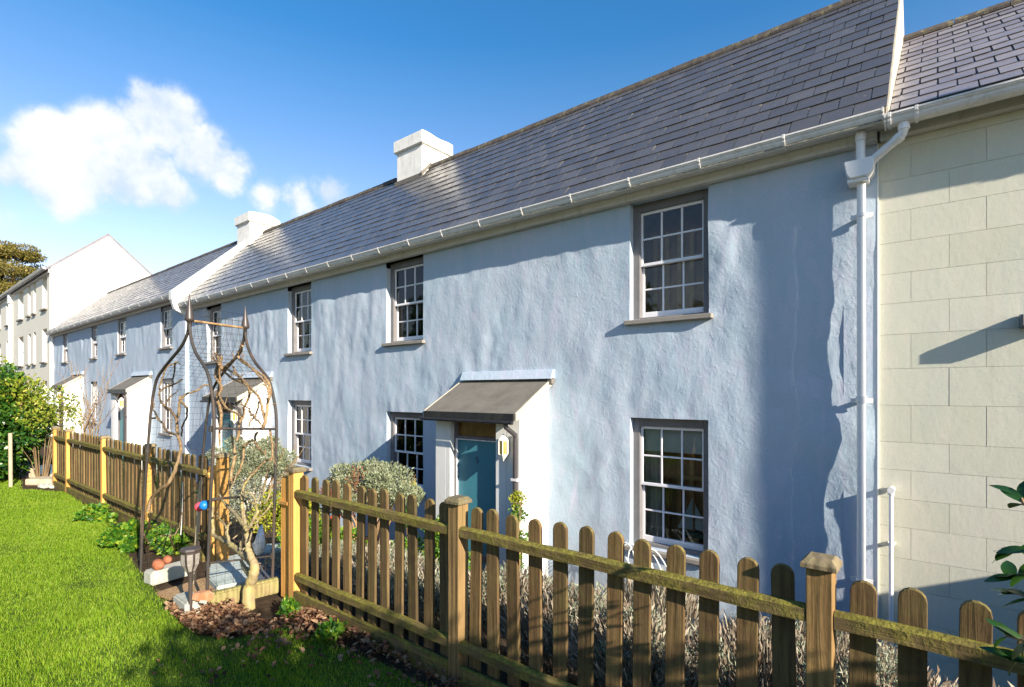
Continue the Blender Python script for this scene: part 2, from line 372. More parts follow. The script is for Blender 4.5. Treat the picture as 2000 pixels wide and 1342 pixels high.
M['yellowleaf'] = leaf_mat('yellow_green_leaves', [(.14, .20, .015), (.33, .36, .03), (.50, .46, .05)], .35, .5, .3, 5)
M['silver'] = leaf_mat('silver_leaves', [(.10, .12, .055), (.19, .22, .11), (.30, .33, .20), (.42, .43, .30)], .2, .7, .2, 5)
M['redseed'] = leaf_mat('brown_seed_heads', [(.13, .045, .025), (.25, .10, .05), (.33, .17, .09)], .1, .8, .1, 5)
M['lav'] = leaf_mat('lavender_stalks', [(.13, .085, .055), (.26, .20, .14), (.42, .36, .27), (.40, .41, .30)], .15, .8, .1, 3)
M['lavdark'] = leaf_mat('lavender_leaves', [(.11, .125, .075), (.24, .27, .18), (.42, .45, .34)], .15, .8, .1, 3)
M['dry'] = leaf_mat('dry_leaves', [(.028, .014, .010), (.085, .038, .022), (.19, .09, .045), (.32, .21, .12), (.13, .06, .035)], .1, .7, .2, 9)
M['pine'] = leaf_mat('pine_needles', [(.05, .05, .012), (.12, .11, .022), (.22, .18, .045), (.27, .21, .08)], .1, .8, .1, .4)
M['hill'] = leaf_mat('hill_scrub', [(.05, .07, .02), (.10, .12, .04)], 0, .9, .1, .05)

# ------------------------------------------------------------------ ground
HG = -1.08
def ground_z(x, y):
    house = HG + .021 * max(0, -x - 4)
    if x < -9: 
        pass
    if y <= 2.15: return .08
    if y >= 4.3: return house
    t = (y - 2.15) / 2.15; t = t * t * (3 - 2 * t)
    return .08 + (house - .08) * t
xs = np.concatenate([np.linspace(-400, -40, 13), np.linspace(-38, 14, 105), np.linspace(20, 400, 12)])
ys = np.concatenate([np.linspace(-400, -8, 12), np.linspace(-7, 1.9, 10), np.linspace(2.1, 5.9, 30), np.linspace(7, 400, 12)])
vv = [(x, y, ground_z(x, y) + (.02 * nz3(x * 1.3, y * 1.3, 0) if 2.2 < y < 6 else 0)) for x in xs for y in ys]
ny = len(ys)
g = MB(); g.add(vv, [(i * ny + j, (i + 1) * ny + j, (i + 1) * ny + j + 1, i * ny + j + 1) for i in range(len(xs) - 1) for j in range(ny - 1)], True)
go = g.build('ground', M['soil']); go['kind'] = 'structure'

# lawn sheet with its curved bed edge
def P2(px, py): p = at(px, py, z=.1); return (p.x, p.y)
edge = [P2(40, 956), P2(130, 962), P2(205, 1020), P2(262, 1110), P2(310, 1168), P2(352, 1215), P2(385, 1243), P2(470, 1250), P2(560, 1225)]
edge += [(-3.1, 1.72), (-2.3, 1.80), (-1.2, 1.84), (0, 1.86), (1.5, 1.86), (5, 1.86)]
edge = [(-12.6, 1.75)] + edge
def edge_y(x):
    for (a, b), (c, d) in zip(edge, edge[1:]):
        if a <= x <= c: return b + (d - b) * (x - a) / (c - a + 1e-9)
    return 1.86
lx = np.arange(-12.6, 5.01, .1); lv = []; nyl = 14
for x in lx:
    ye = edge_y(x)
    for j in range(nyl):
        y = -6 + (ye + 6) * (j / (nyl - 1)) ** .5
        lv.append((x, y, .10 + .012 * nz3(x * 1.1, y * 1.1, 3)))
g = MB(); g.add(lv, [(i * nyl + j, (i + 1) * nyl + j, (i + 1) * nyl + j + 1, i * nyl + j + 1) for i in range(len(lx) - 1) for j in range(nyl - 1)], True)
lo = g.build('lawn', M['lawn']); lo['kind'] = 'structure'

def make_blades(name, P, h, w, m, lean=.5, zoff=0):
    n = len(P)
    ang = rng.uniform(0, 2 * np.pi, n); la = rng.uniform(0, 2 * np.pi, n); ll = rng.uniform(.05, lean, n) * h
    dx, dy = np.cos(ang) * w / 2, np.sin(ang) * w / 2
    lxv, lyv = np.cos(la) * ll, np.sin(la) * ll
    V = np.empty((n, 5, 3))
    V[:, 0] = np.c_[P[:, 0] - dx, P[:, 1] - dy, P[:, 2]]; V[:, 1] = np.c_[P[:, 0] + dx, P[:, 1] + dy, P[:, 2]]
    mx_, my_ = P[:, 0] + lxv * .35, P[:, 1] + lyv * .35
    V[:, 2] = np.c_[mx_ + dx * .8, my_ + dy * .8, P[:, 2] + h * .55]; V[:, 3] = np.c_[mx_ - dx * .8, my_ - dy * .8, P[:, 2] + h * .55]
    V[:, 4] = np.c_[P[:, 0] + lxv, P[:, 1] + lyv, P[:, 2] + h * np.sqrt(1 - (ll / h) ** 2 * .6)]
    b = (np.arange(n) * 5)[:, None]
    F = np.concatenate([b + [0, 1, 2], b + [0, 2, 3], b + [3, 2, 4]])
    return npmesh(name, V.reshape(-1, 3), F, m)
pts = []
def scatter(n, x0, x1, y0, y1):
    X = rng.uniform(x0, x1, n); Y = rng.uniform(y0, y1, n); return X, Y
for (n, x0, x1, y0, y1) in ((210000, -6, 0, -.1, 1.9), (100000, -9, -6, .0, 1.9), (55000, -12.4, -9, .2, 1.9), (24000, -9, 2.5, -2.2, -.2), (9000, 0, 4, -.2, 1.9)):
    X, Y = scatter(n, x0, x1, y0, y1)
    ye = np.array([edge_y(x) for x in X]); k = Y < ye - .01 + rng.normal(0, .025, n)
    # a few bare patches under the litter
    lit = (X > -3.7) & (X < -1.9) & (Y > ye - .30 * rng.random(n) ** .5) & (rng.random(n) < .45)
    k &= ~lit
    pts.append(np.c_[X[k], Y[k]])
P = np.concatenate(pts); hgt = rng.uniform(.016, .038, len(P))
tuft = np.array([nz3(x * 4, y * 4, 5) for x, y in P]); hgt *= 1 + .55 * tuft
ga = make_blades('grass', np.c_[P, np.full(len(P), .095)], hgt, rng.uniform(.0018, .0034, len(P)) * (1 + .10 * np.maximum(0, -P[:, 0] - 3)), M['grass'], .75)
go = link('grass', ga); go['kind'] = 'stuff'; go['label'] = 'bright green mown lawn grass'

# ------------------------------------------------------------------ walls with openings
def wall_front(name, x0, x1, z0, z1, y, holes, mat, parent, step=.045, amp=.012, reveal=.12, seed=0, ripple=1.0):
    gx = set(np.round(np.arange(x0, x1, step), 4)) | {x0, x1}; gz = set(np.round(np.arange(z0, z1, step), 4)) | {z0, z1}
    for a, b, c, d in holes: gx |= {a, b}; gz |= {c, d}
    def clean(s_, keep):
        s_ = sorted(s_); o_ = [s_[0]]
        for q in s_[1:]:
            if q - o_[-1] < step * .35:
                if q in keep: o_[-1] = q
                continue
            o_.append(q)
        return o_
    kx = {v for h_ in holes for v in h_[:2]} | {x0, x1}; kz = {v for h_ in holes for v in h_[2:]} | {z0, z1}
    gx = clean(gx, kx); gz = clean(gz, kz)
    def disp(x, z):
        a = noise.noise(Vector((x * 2.4, seed, z * 1.3))) * 1.05 + noise.noise(Vector((x * 5.5, seed + 5, z * 3.0))) * .55 + noise.noise(Vector((x * 11, seed + 9, z * 8))) * .26
        a2 = noise.noise(Vector((x * .8, seed + 20, z * .9))) * .8
        a *= .45 + 1.5 * min(1, max(0, noise.noise(Vector((x * .9, seed + 40, z * .9))) + .45))
        f = min(1, (z1 - z) / .25, (x1 - x + .02) / .1)
        return -(a * amp * ripple + a2 * amp * 1.2) * max(f, 0.1)
    nzv = len(gz)
    vs_ = [(x, y + disp(x, z), z) for x in gx for z in gz]
    fs = []
    cxs = [(gx[i] + gx[i + 1]) / 2 for i in range(len(gx) - 1)]; czs = [(gz[j] + gz[j + 1]) / 2 for j in range(nzv - 1)]
    for i, cx_ in enumerate(cxs):
        hs = [h_ for h_ in holes if h_[0] < cx_ < h_[1]]
        for j, cz_ in enumerate(czs):
            if any(h_[2] < cz_ < h_[3] for h_ in hs): continue
            fs.append((i * nzv + j, i * nzv + j + 1, (i + 1) * nzv + j + 1, (i + 1) * nzv + j))
    mb = MB(); mb.add(vs_, fs, True)
    for a, b, c, d in holes:         # reveals follow the uneven arris
        for xx in (a, b):
            i = gx.index(xx); col = [j for j, z in enumerate(gz) if c - 1e-6 <= z <= d + 1e-6]
            for j, k in zip(col, col[1:]):
                p, q = vs_[i * nzv + j], vs_[i * nzv + k]
                mb.add([p, q, (xx, y + reveal, q[2]), (xx, y + reveal, p[2])], [(0, 1, 2, 3)])
        for zz in (c, d):
            if zz not in gz: continue
            j = gz.index(zz); row = [i for i, x in enumerate(gx) if a - 1e-6 <= x <= b + 1e-6]
            for i, k in zip(row, row[1:]):
                p, q = vs_[i * nzv + j], vs_[k * nzv + j]
                mb.add([p, q, (q[0], y + reveal, zz), (p[0], y + reveal, zz)], [(0, 1, 2, 3)])
    # straight returns and back so that it is a solid shell
    me = bpy.data.meshes.new(name); me.from_pydata(mb.v, [], mb.f); me.materials.append(mat); me.polygons.foreach_set('use_smooth', mb.sm); me.update()
    return link(name, me, parent)

# ------------------------------------------------------------------ sash windows
def sash_window(parent, x0, x1, z0, z1, y, panes_single=True, blind=False, curtain=None, room='dark', rev=.09, frame_w=.085, top_w=.10, depth=.9, label=None, sill_over=.05):
    """box frame, upper sash in front of lower sash, six panes over six, sill"""
    root = bpy.data.objects.new('window', None); root.parent = parent; COL.objects.link(root); root.empty_display_size = .1
    if label: root['label'] = label
    yf = y + rev
    if room == 'wood': depth = .42
    f = MB()
    f.box(x0 - .01, x0 + frame_w, yf, yf + .13, z0, z1); f.box(x1 - frame_w, x1 + .01, yf, yf + .13, z0, z1)
    f.box(x0 + frame_w, x1 - frame_w, yf, yf + .13, z1 - top_w, z1 + .01)
    f.box(x0 + frame_w, x1 - frame_w, yf + .0, yf + .13, z0 - .005, z0 + .035)
    f.build('box_frame', M['framegrey'], root, .004)
    ix0, ix1, iz0, iz1 = x0 + frame_w - .012, x1 - frame_w + .012, z0 + .035, z1 - top_w + .008
    zm = (iz0 + iz1) / 2
    for lo_, (a, b, yy, br, tr) in enumerate(((zm - .018, iz1, yf + .03, .035, .04), (iz0, zm + .018, yf + .075, .07, .035))):
        s = MB(); st = .036; bar = .020; d = .038
        s.box(ix0, ix0 + st, yy, yy + d, a, b); s.box(ix1 - st, ix1, yy, yy + d, a, b)
        s.box(ix0 + st, ix1 - st, yy, yy + d, a, a + br); s.box(ix0 + st, ix1 - st, yy, yy + d, b - tr, b)
        pw = (ix1 - ix0 - 2 * st - 2 * bar) / 3; ph = (b - a - br - tr - bar) / 2
        zc = a + br + ph
        s.box(ix0 + st, ix1 - st, yy + .006, yy + d - .008, zc, zc + bar)
        for k in (1, 2):
            xb = ix0 + st + k * pw + (k - 1) * bar
            s.box(xb, xb + bar, yy + .003, yy + d - .005, a + br, zc); s.box(xb, xb + bar, yy + .003, yy + d - .005, zc + bar, b - tr)
        s.build('sash', M['sash'], root, .003)
        if panes_single:
            for k in range(3):
                for j in range(2):
                    xa = ix0 + st + k * (pw + bar); za = a + br + j * (ph + bar)
                    p = MB(); cx_, cz_ = xa + pw / 2, za + ph / 2
                    p.box(-pw / 2 - .004, pw / 2 + .004, -.0015, .0015, -ph / 2 - .004, ph / 2 + .004)
                    po = link('pane', p.mesh('pane', M['glass']), root, (cx_, yy + .016, cz_), (R(random.uniform(-.5, .5)), 0, R(random.uniform(-.6, .6))))
        else:
            p = MB(); p.box(ix0 + st - .003, ix1 - st + .003, yy + .014, yy + .017, a + br - .003, b - tr + .003); p.build('pane', M['glass'], root)
    s = MB()
    s.box(x0 - sill_over, x1 + sill_over, y - .065, yf + .02, z0 - .055, z0 - .002)
    s.build('sill', M['sill'], root, .006)
    # the room behind
    rm = M['room'] if room == 'wood' else M['darkroom']
    r = MB(); yb = yf + .14 + depth
    a, b, c, d = x0 - .5, x1 + .5, z0 - .5, z1 + .12
    r.add([(a, yf + .14, c), (b, yf + .14, c), (b, yf + .14, d), (a, yf + .14, d), (a, yb, c), (b, yb, c), (b, yb, d), (a, yb, d)],
          [(4, 5, 6, 7), (0, 4, 7, 3), (1, 2, 6, 5), (0, 1, 5, 4), (3, 7, 6, 2)])
    me = bpy.data.meshes.new('room'); me.from_pydata(r.v, [], r.f); me.materials.append(rm); link('room', me, root)
    if room == 'wood':
        w = MB()
        for k in range(6):
            xx = x0 + .05 + k * (x1 - x0) / 6; w.box(xx, xx + .05, yb - .10, yb - .03, z0 + .0, z1 - .25)
        w.box(x0 - .1, x1 + .1, yb - .12, yb - .02, z0 + .75, z0 + .80)
        w.build('room_rail', M['roomwood'], root)
    if blind:
        b_ = MB(); b_.box(ix0 - .02, ix1 + .02, yf + .135, yf + .140, z1 - top_w - .30, z1 - .02); b_.build('blind', M['blind'], root)
    if curtain:
        for side in curtain:
            c_ = MB(); n = 14
            xa, xb = (x0 - .02, x0 + .27) if side == 'l' else (x1 - .24, x1 + .02)
            pts_ = []
            for i in range(n + 1):
                u = i / n; pts_.append((xa + (xb - xa) * u, yf + .20 + .025 * math.sin(u * 19)))
            c_.add([(p[0], p[1], zz) for zz in (z0 - .1, z1) for p in pts_], [(i, i + 1, n + 2 + i, n + 1 + i) for i in range(n)], True)
            c_.build('curtain', M['curtain'], root)
    return root

# ------------------------------------------------------------------ roofs
def slate_roof(parent, x0, x1, y0, z0, y1, z1, mat, under, gauge=.232, w=.25, singles=300, cam_x=0, near_right=True, name='roof', thick=.0055):
    """roof plane from eave (y0,z0) up to ridge (y1,z1); the slates lie lapped on an underlay"""
    L = math.hypot(y1 - y0, z1 - z0); ang = math.atan2(z1 - z0, y1 - y0)
    dy, dz = math.cos(ang), math.sin(ang); nrm = Vector((0, -dz, dy))
    u = MB()
    back = 2 * y1 - y0
    u.prism([(y0, z0 - .0), (y1, z1 - .0), (back, z0 - .012), (back, z0 - .10), (y1, z1 - .15), (y0, z0 - .10)], x0 + .01, x1 - .01, 'x')
    roof = u.build(name, under, parent)
    rows = int(round(L / gauge)); gg = L / rows
    items = []
    for r_ in range(rows):
        s0 = r_ * gg
        off = (w / 2 if r_ % 2 else 0)
        x = x1 + off
        while x > x0:
            a, b = max(x - w + .011, x0), min(x, x1)
            if b - a > .03: items.append((r_, s0, a, b))
            x -= w
    def centre(it): return Vector(((it[2] + it[3]) / 2, y0 + dy * it[1], z0 + dz * it[1]))
    items.sort(key=lambda it: (centre(it) - Vector((0, 0, CAMZ))).length)
    cache = {}
    single, rest = items[:singles], items[singles:]
    def slate_geo(wd, var):
        m = MB(); ln = gg * 1.12
        j = [random.uniform(-.004, .004) for _ in range(4)]
        # thicker lower edge, tucked under the course above
        vs_ = [(-wd / 2 + j[0], j[1], 0), (wd / 2 + j[2], j[3], 0), (wd / 2, ln, 0), (-wd / 2, ln, 0),
               (-wd / 2 + j[0], j[1], thick), (wd / 2 + j[2], j[3], thick), (wd / 2, ln, thick * .5), (-wd / 2, ln, thick * .5)]
        m.add(vs_, [(0, 3, 2, 1), (4, 5, 6, 7), (0, 1, 5, 4), (1, 2, 6, 5), (2, 3, 7, 6), (3, 0, 4, 7)])
        return m
    def xform(it):
        c = centre(it); lift = .008 + random.uniform(0, .003)
        tilt = ang - math.atan2(.0065, gg) + random.uniform(-.012, .012)
        return Matrix.Translation(c + nrm * lift) @ Matrix.Rotation(tilt, 4, 'X') @ Matrix.Rotation(random.uniform(-.006, .006), 4, 'Z')
    for it in single:
        wd = round(it[3] - it[2], 2); key = (wd, random.randrange(4))
        if key not in cache: cache[key] = slate_geo(it[3] - it[2], key[1]).mesh('slate', mat)
        o = link('slate', cache[key], roof); o.matrix_local = xform(it)
    if rest:
        m = MB()
        for it in rest:
            q = slate_geo(it[3] - it[2], 0); X = xform(it); m.add([X @ Vector(p) for p in q.v], q.f)
        so = m.build('slates', mat, roof); so['kind'] = 'stuff'
    # the hidden far side of the roof
    bm_ = MB(); rr = rows
    for r_ in range(rr):
        s0 = r_ * gg; c = Vector((0, back - dy * s0, z0 + dz * s0))
        d_ = Vector((0, -dy, dz)); n_ = Vector((0, dz, dy))
        a = c + n_ * .018; b = c + d_ * gg * 1.05 + n_ * .006
        bm_.add([(x0, a.y, a.z), (x1, a.y, a.z), (x1, b.y, b.z), (x0, b.y, b.z), (x0, c.y, c.z), (x1, c.y, c.z)], [(0, 1, 2, 3), (0, 1, 5, 4)])
    o = bm_.build('rear_slates', mat, roof); o['kind'] = 'stuff'
    # ridge tiles
    n = max(1, int((x1 - x0) / .45)); lw = (x1 - x0) / n
    rt = []
    for i in range(n):
        a = x0 + i * lw; j = random.uniform(-.006, .006)
        m = MB(); wv = .08
        pr = [(-wv, -wv * math.tan(ang) * .95 + .0), (-wv, -wv * math.tan(ang) * .95 + .03), (-.025, .035), (0, .042), (.025, .035), (wv, -wv * math.tan(ang) * .95 + .03), (wv, -wv * math.tan(ang) * .95)]
        m.prism(pr, 0, lw - .008, 'x')
        if i == 0: base = m.mesh('ridge_tile', M['ridge'])
        o = link('ridge_tile', base, roof, (a, y1, z1 + .018 + j), (R(random.uniform(-.8, .8)), R(random.uniform(-.3, .3)), 0))
    return roof

def gutter(parent, x0, x1, yfront, ztop, mat, brackets, name='gutter'):
    # ogee profile, open top
    pr = [(0, 0), (.004, -.022), (.016, -.034), (.020, -.052), (.034, -.074), (.055, -.084), (.105, -.084), (.110, -.075), (.110, 0), (.104, 0), (.104, -.076), (.055, -.077), (.038, -.068), (.026, -.050), (.022, -.032), (.010, -.020), (.008, 0)]
    m = MB(); m.prism([(yfront + a, ztop + b) for a, b in pr], x0, x1, 'x')
    m.prism([(yfront - .005, ztop + .004), (yfront + .010, ztop + .004), (yfront + .010, ztop - .010), (yfront - .005, ztop - .010)], x0, x1, 'x')
    g_ = m.build(name, mat, parent)
    fat = [(yfront - .007, ztop + .010), (yfront - .004, ztop - .026), (yfront + .008, ztop - .038), (yfront + .013, ztop - .056), (yfront + .030, ztop - .082), (yfront + .055, ztop - .093), (yfront + .112, ztop - .093), (yfront + .112, ztop + .006)]
    me = None
    for x in brackets:
        b = MB(); b.prism(fat, -.012, .012, 'x')
        if me is None: me = b.mesh('gutter_bracket', mat, .002)
        link('gutter_bracket', me, g_, (x, 0, 0))
    for x in (x0, x1):
        b = MB(); b.prism(fat, x - .006, x + .006, 'x'); b.build('gutter_end', mat, g_)
    return g_

def pitched_gable(m, x, y0, z0, y1, z1, zb, t=.25):
    """gable wall slab between x and x+t"""
    back = 2 * y1 - y0
    m.prism([(y0, zb), (y0, z0), (y1, z1), (back, z0), (back, zb)], x, x + t, 'x')

# ------------------------------------------------------------------ main blue house
XR, XP = -.41, -16.0
WY = 5.7
house = thing('terraced_house', 'long blue rendered cottage with slate roof, nearest part of the terrace', 'house')
TOPZ = 3.93
U = [(-2.815, -1.90, 2.425, 3.80), (-7.38, -6.435, 2.42, 3.795), (-10.70, -9.78, 2.395, 3.79), (-14.83, -13.96, 2.36, 3.78)]
Lw = [(-2.815, -1.90, -.215, 1.285), (-7.38, -6.435, -.06, 1.25), (-10.70, -9.78, .06, 1.41)]
holes = [(a, b, c, d) for a, b, c, d in U + Lw]
wall_front('wall', XP, XR, -1.5, TOPZ, WY, holes, M['blue'], house, amp=.013, seed=2.0)
m = MB(); pitched_gable(m, XR - .26, WY + .002, TOPZ, 7.65, 6.30, -1.5, .25); pitched_gable(m, XP + .02, WY + .02, TOPZ, 7.65, 6.30, -1.5, .2)
m.box(XP, XR - .01, 9.35, 9.6, -1.5, TOPZ)
m.build('gable_wall', M['blue'], house)
for i, (a, b, c, d) in enumerate(U):
    sash_window(house, a, b, c, d, WY, blind=False, curtain=['lr', 'l', 'lr', 'l'][i] if i else None, room='wood' if i == 0 else 'dark')
for i, (a, b, c, d) in enumerate(Lw):
    sash_window(house, a, b, c, d, WY, blind=(i < 2), curtain='lr' if i == 2 else 'l' if i == 0 else None, room='wood' if i == 0 else 'dark')
m = MB(); m.box(XP, XR - .0, 5.50, 5.72, 3.885, 3.945); m.build('soffit', M['fascia'], house, .004)
m = MB(); m.box(XP, XR, 5.615, 5.70, 3.80, 3.883); m.prism([(5.585, 3.883), (5.615, 3.883), (5.615, 3.835)], XP, XR, 'x'); m.build('bed_board', M['fascia'], house, .003)
brs = [-1.112, -1.897, -2.68, -3.45, -4.2, -4.95, -5.70, -6.45, -7.2, -7.95, -8.7, -9.45, -10.2, -10.95, -11.7, -12.45, -13.2, -13.95, -14.7, -15.4]
gutter(house, XP + .06, XR + .055, 5.385, 3.965, M['gutter'], brs)
roof = slate_roof(house, XP + .02, -.33, 5.42, 3.975, 7.65, 6.37, M['slate'], M['underlay'])
# verge board facing right with a mortar edge
m = MB(); L_ = math.hypot(2.23, 2.395)
m.prism([(5.42, 3.90), (7.65, 5.50), (9.86, 3.90), (9.86, 3.96), (7.65, 6.385), (5.42, 3.97)], -.335, -.312, 'x')
m.build('verge', M['felt_edge'], house, .003)
m = MB(); m.box(XR - .004, XR + .006, 5.694, 5.75, -1.5, 3.80); m.build('corner_bead', M['whiterender'], house)

def chimney(parent, x0, x1, y0, y1, zb, zc, zt, cap=.055, wavy=False):
    c = MB(); c.box(x0, x1, y0, y1, zb, zc); ch = c.build('chimney', M['chimney'], parent, .012, 2)
    k = MB()
    n = 9
    top = []
    for i in range(n + 1):
        u = i / n; y = y0 - cap + (y1 - y0 + 2 * cap) * u
        z = zt + ((.05 * math.sin(u * 3.1) - .02 - .12 * max(0, u - .75) * 2) if wavy else (-.015 * u + .012 * math.sin(u * 9)))
        top.append((y, z))
    k.prism([(y1 + cap, zc), (y0 - cap, zc)] + top, x0 - cap, x1 + cap, 'x')
    k.build('chimney_cap', M['chimney'], ch, .014, 2)
    f = MB(); f.box(x0 - .012, x1 + .012, y0 - .012, y1 + .012, zc - .022, zc - .001); f.build('drip_course', M['fascia'], ch)
    return ch
chimney(house, -9.21, -8.38, 7.40, 8.20, 5.6, 6.79, 7.05)
# lead flashing and stepped edge at chimney one
m = MB(); m.box(-9.24, -8.36, 7.36, 7.398, 6.02, 6.16); m.prism([(7.36, 6.10), (7.62, 6.40), (7.62, 6.46), (7.34, 6.16)], -8.378, -8.34, 'x'); m.build('flashing', M['leadroof'], house)

# porch
def porch(parent, xr, width, dz, door_mat, lamp_label, door_label=None, ground=HG, detail=True, yf=5.10, wy=WY):
    """lean-to porch: xr right face of the side wall, front wall at yf, against the wall plane wy"""
    xl = xr - width
    pr = bpy.data.objects.new('porch', None); pr.parent = parent; COL.objects.link(pr); pr.empty_display_size = .2
    ze, zb_ = 1.325 + dz, 1.755 + dz
    def slope(y): return ze + (zb_ - ze) * (y - 4.95) / (wy - 4.95)
    w = MB()
    # side walls follow the roof slope
    for a, b in ((xr - .22, xr), (xl, xl + .22)):
        w.prism([(yf, ground - .4), (yf, slope(yf) - .075), (wy + .05, slope(wy + .05) - .075), (wy + .05, ground - .4)], a, b, 'x')
    dl, dr = (xl + .30, xl + 1.115) if detail else (xl + .42, xl + 1.30)
    w.box(xl + .22, dl, yf, yf + .2, ground - .4, slope(yf) - .085); w.box(dr, xr - .22, yf, yf + .2, ground - .4, slope(yf) - .085)
    w.build('porch_wall', M['whiterender'], pr, .008, 2)
    r = MB(); ox = .035
    r.prism([(4.95, ze), (wy, zb_), (wy, zb_ - .03), (4.95, ze - .03)], xl - ox - .02, xr + ox - .004, 'x')
    r.build('porch_roof', M['leadroof'], pr, .004)
    for xx in (xr + ox - .003, xl - ox - .045):
        v = MB(); v.prism([(4.95, ze + .004), (wy, zb_ + .004), (wy, zb_ - .085), (4.95, ze - .095)], xx, xx + .026, 'x')
        v.build('verge_board', M['felt_edge'], pr, .003)
    f = MB(); f.box(xl - ox - .02, xr + ox - .004, 4.925, 4.949, ze - .095, ze - .002)
    f.build('front_fascia', M['blackgutter'], pr, .003)
    gt = MB(); gt.tube([(xl - ox - .05, 4.905, ze - .105), (xr + ox, 4.905, ze - .112)], .022, 8); gt.build('porch_gutter', M['blackgutter'], pr)
    fl = MB(); fl.prism([(wy - .085, zb_ + .002), (wy - .03, zb_ + .125), (wy + .03, zb_ + .125), (wy + .03, zb_ + .002)], xl - .03, xr + .10, 'x')
    fl.build('upstand', M['blue'], pr, .003)
    st = MB(); st.box(xr + .03, xr + .10, wy - .07, wy + .0, zb_ - .06, zb_ + .012); st.build('flashing_end', M['leadroof'], pr)
    # door frame, door, fanlight
    yd = yf + .10; dt = .935 + dz
    fr = MB(); fr.box(dl - .0, dl + .05, yd - .03, yd + .08, ground, slope(yf) - .09); fr.box(dr - .045, dr, yd - .03, yd + .08, ground, slope(yf) - .09)
    fr.box(dl + .05, dr - .045, yd - .03, yd + .08, dt, dt + .055); fr.box(dl + .05, dr - .045, yd - .03, yd + .08, slope(yf) - .13, slope(yf) - .09)
    fr.build('door_frame', M['mauve'], pr, .004)
    fg = MB(); fg.box(dl + .05, dr - .045, yd + .02, yd + .03, dt + .055, slope(yf) - .13); fg.build('fanlight', M['ochreglass'], pr)
    d = MB(); d.box(dl + .053, dr - .048, yd, yd + .045, ground + .01, dt - .004)
    dob = d.build('door', door_mat, pr, .003)
    if detail:
        n5 = MB()   # the number on the door
        cx_, cz_, yy = (dl + dr) / 2, dt - .26, yd - .004
        pts_ = [(.022, .038), (-.016, .038), (-.019, .006), (.004, .010), (.020, -.002), (.022, -.020), (.008, -.036), (-.020, -.030)]
        n5.tube([(cx_ + a, yy, cz_ + b) for a, b in pts_], .0042, 6); n5.build('door_number', M['iron'], dob)
        fl_ = MB(); fl_.tube([(dr - .11, yd - .002, ground + 1.0), (dr - .11, yd - .03, ground + 1.0)], .014, 10); fl_.build('door_knob', M['sash'], dob)
        bead = MB(); bead.box(dl + .040, dl + .056, yd - .036, yd - .006, ground, dt); bead.box(dl + .040, dr - .04, yd - .036, yd - .006, dt + .001, dt + .012); bead.build('bead', M['sash'], pr)
        wp = MB(); wp.box(dl + .053, dr - .048, yd - .03, yd - .001, ground + .44, ground + .50); wp.build('letter_plate', M['mauve'], dob)
    # downpipe at the right corner of the front
    dp = MB(); xx = xr - .045; pt = [(xx - .04, 4.92, ze - .12), (xx - .04, 4.93, ze - .17), (xx - .0, yf - .04, ze - .27), (xx, yf - .04, ze - .34), (xx, yf - .04, ground + .05)]
    dp.tube(pt, .031, 10); dp.build('porch_downpipe', M['browngutter'], pr)
    ck = MB(); ck.box(xx - .045, xx + .05, yf - .075, yf - .003, ze - .83, ze - .80); ck.build('pipe_clip', M['pipe'] if detail else M['browngutter'], pr)
    return pr
porch(house, -3.985, 1.515, 0, M['teal'], '')
porch(house, -11.42, 1.6, .15, M['tealbright'], '', ground=-.92)

def lantern(x, y, z, label, sc=1.0, group='porch lanterns'):
    t = thing('wall_lantern', label, 'lantern', group, (x, y, z))
    n = 6
    b = MB(); b.box(-.022, .022, .045, .09, -.10, .12); b.tube([(0, .07, .10), (0, .03, .14), (0, 0, .125)], .008, 6)
    b.lathe([(.008, .16), (.03, .135), (.058, .105), (.064, .085), (.064, .078)], 6, smooth=False)
    b.lathe([(.060, -.085), (.060, -.095), (.035, -.13), (.012, -.155), (.004, -.175)], 6, smooth=False)
    for k in range(6):
        a = 2 * math.pi * k / 6; x_, y_ = math.cos(a), math.sin(a)
        b.tube([(x_ * .060, y_ * .060, -.088), (x_ * .060, y_ * .060, .082)], .006, 5)
    b.box(-.068, .068, -.068, .068, .076, .084) if False else None
    b.build('lantern_frame', M['lampwhite'], t)
    g_ = MB(); g_.lathe([(.050, -.085), (.050, .078)], 6, smooth=False); g_.build('lantern_glass', M['amber'], t)
    t.scale = (sc, sc, sc)
    return t
lantern(-4.17, 5.0, .905, 'cream six-sided lantern beside the nearest teal door')
lantern(-11.60, 5.0, 1.07, 'cream lantern on the second porch, behind the wire arch')

# model boat inside the lower window
bt = thing('model_sailboat', 'model sailing boat with white sails inside the nearest lower window', 'model boat', loc=(-2.16, 5.985, -.075)); bt.scale = (1.12, 1, 1.05)
m = MB(); m.prism([(-.15, .06), (.17, .06), (.12, 0), (-.11, 0)], -.025, .025); m.build('hull', M['hull'], bt, .008)
m = MB(); m.tube([(0, 0, .06), (0, 0, .46)], .005, 6); m.build('mast', M['roomwood'], bt)
m = MB(); m.add([(-.012, 0, .43), (-.012, 0, .08), (-.17, .0, .08), (-.012, .006, .43), (-.012, .006, .08), (-.17, .006, .08)], [(0, 1, 2), (3, 5, 4), (0, 2, 5, 3), (0, 3, 4, 1)]); m.build('sail', M['sail'], bt)
m = MB(); m.add([(.012, 0, .36), (.012, 0, .09), (.16, .0, .07), (.012, .006, .36), (.012, .006, .09), (.16, .006, .07)], [(0, 1, 2), (3, 5, 4), (0, 2, 5, 3), (0, 3, 4, 1)]); m.build('sail', M['sail'], bt)
m = MB(); m.box(-.06, .06, -.03, .03, -.115, 0); m.build('stand', M['roomwood'], bt)

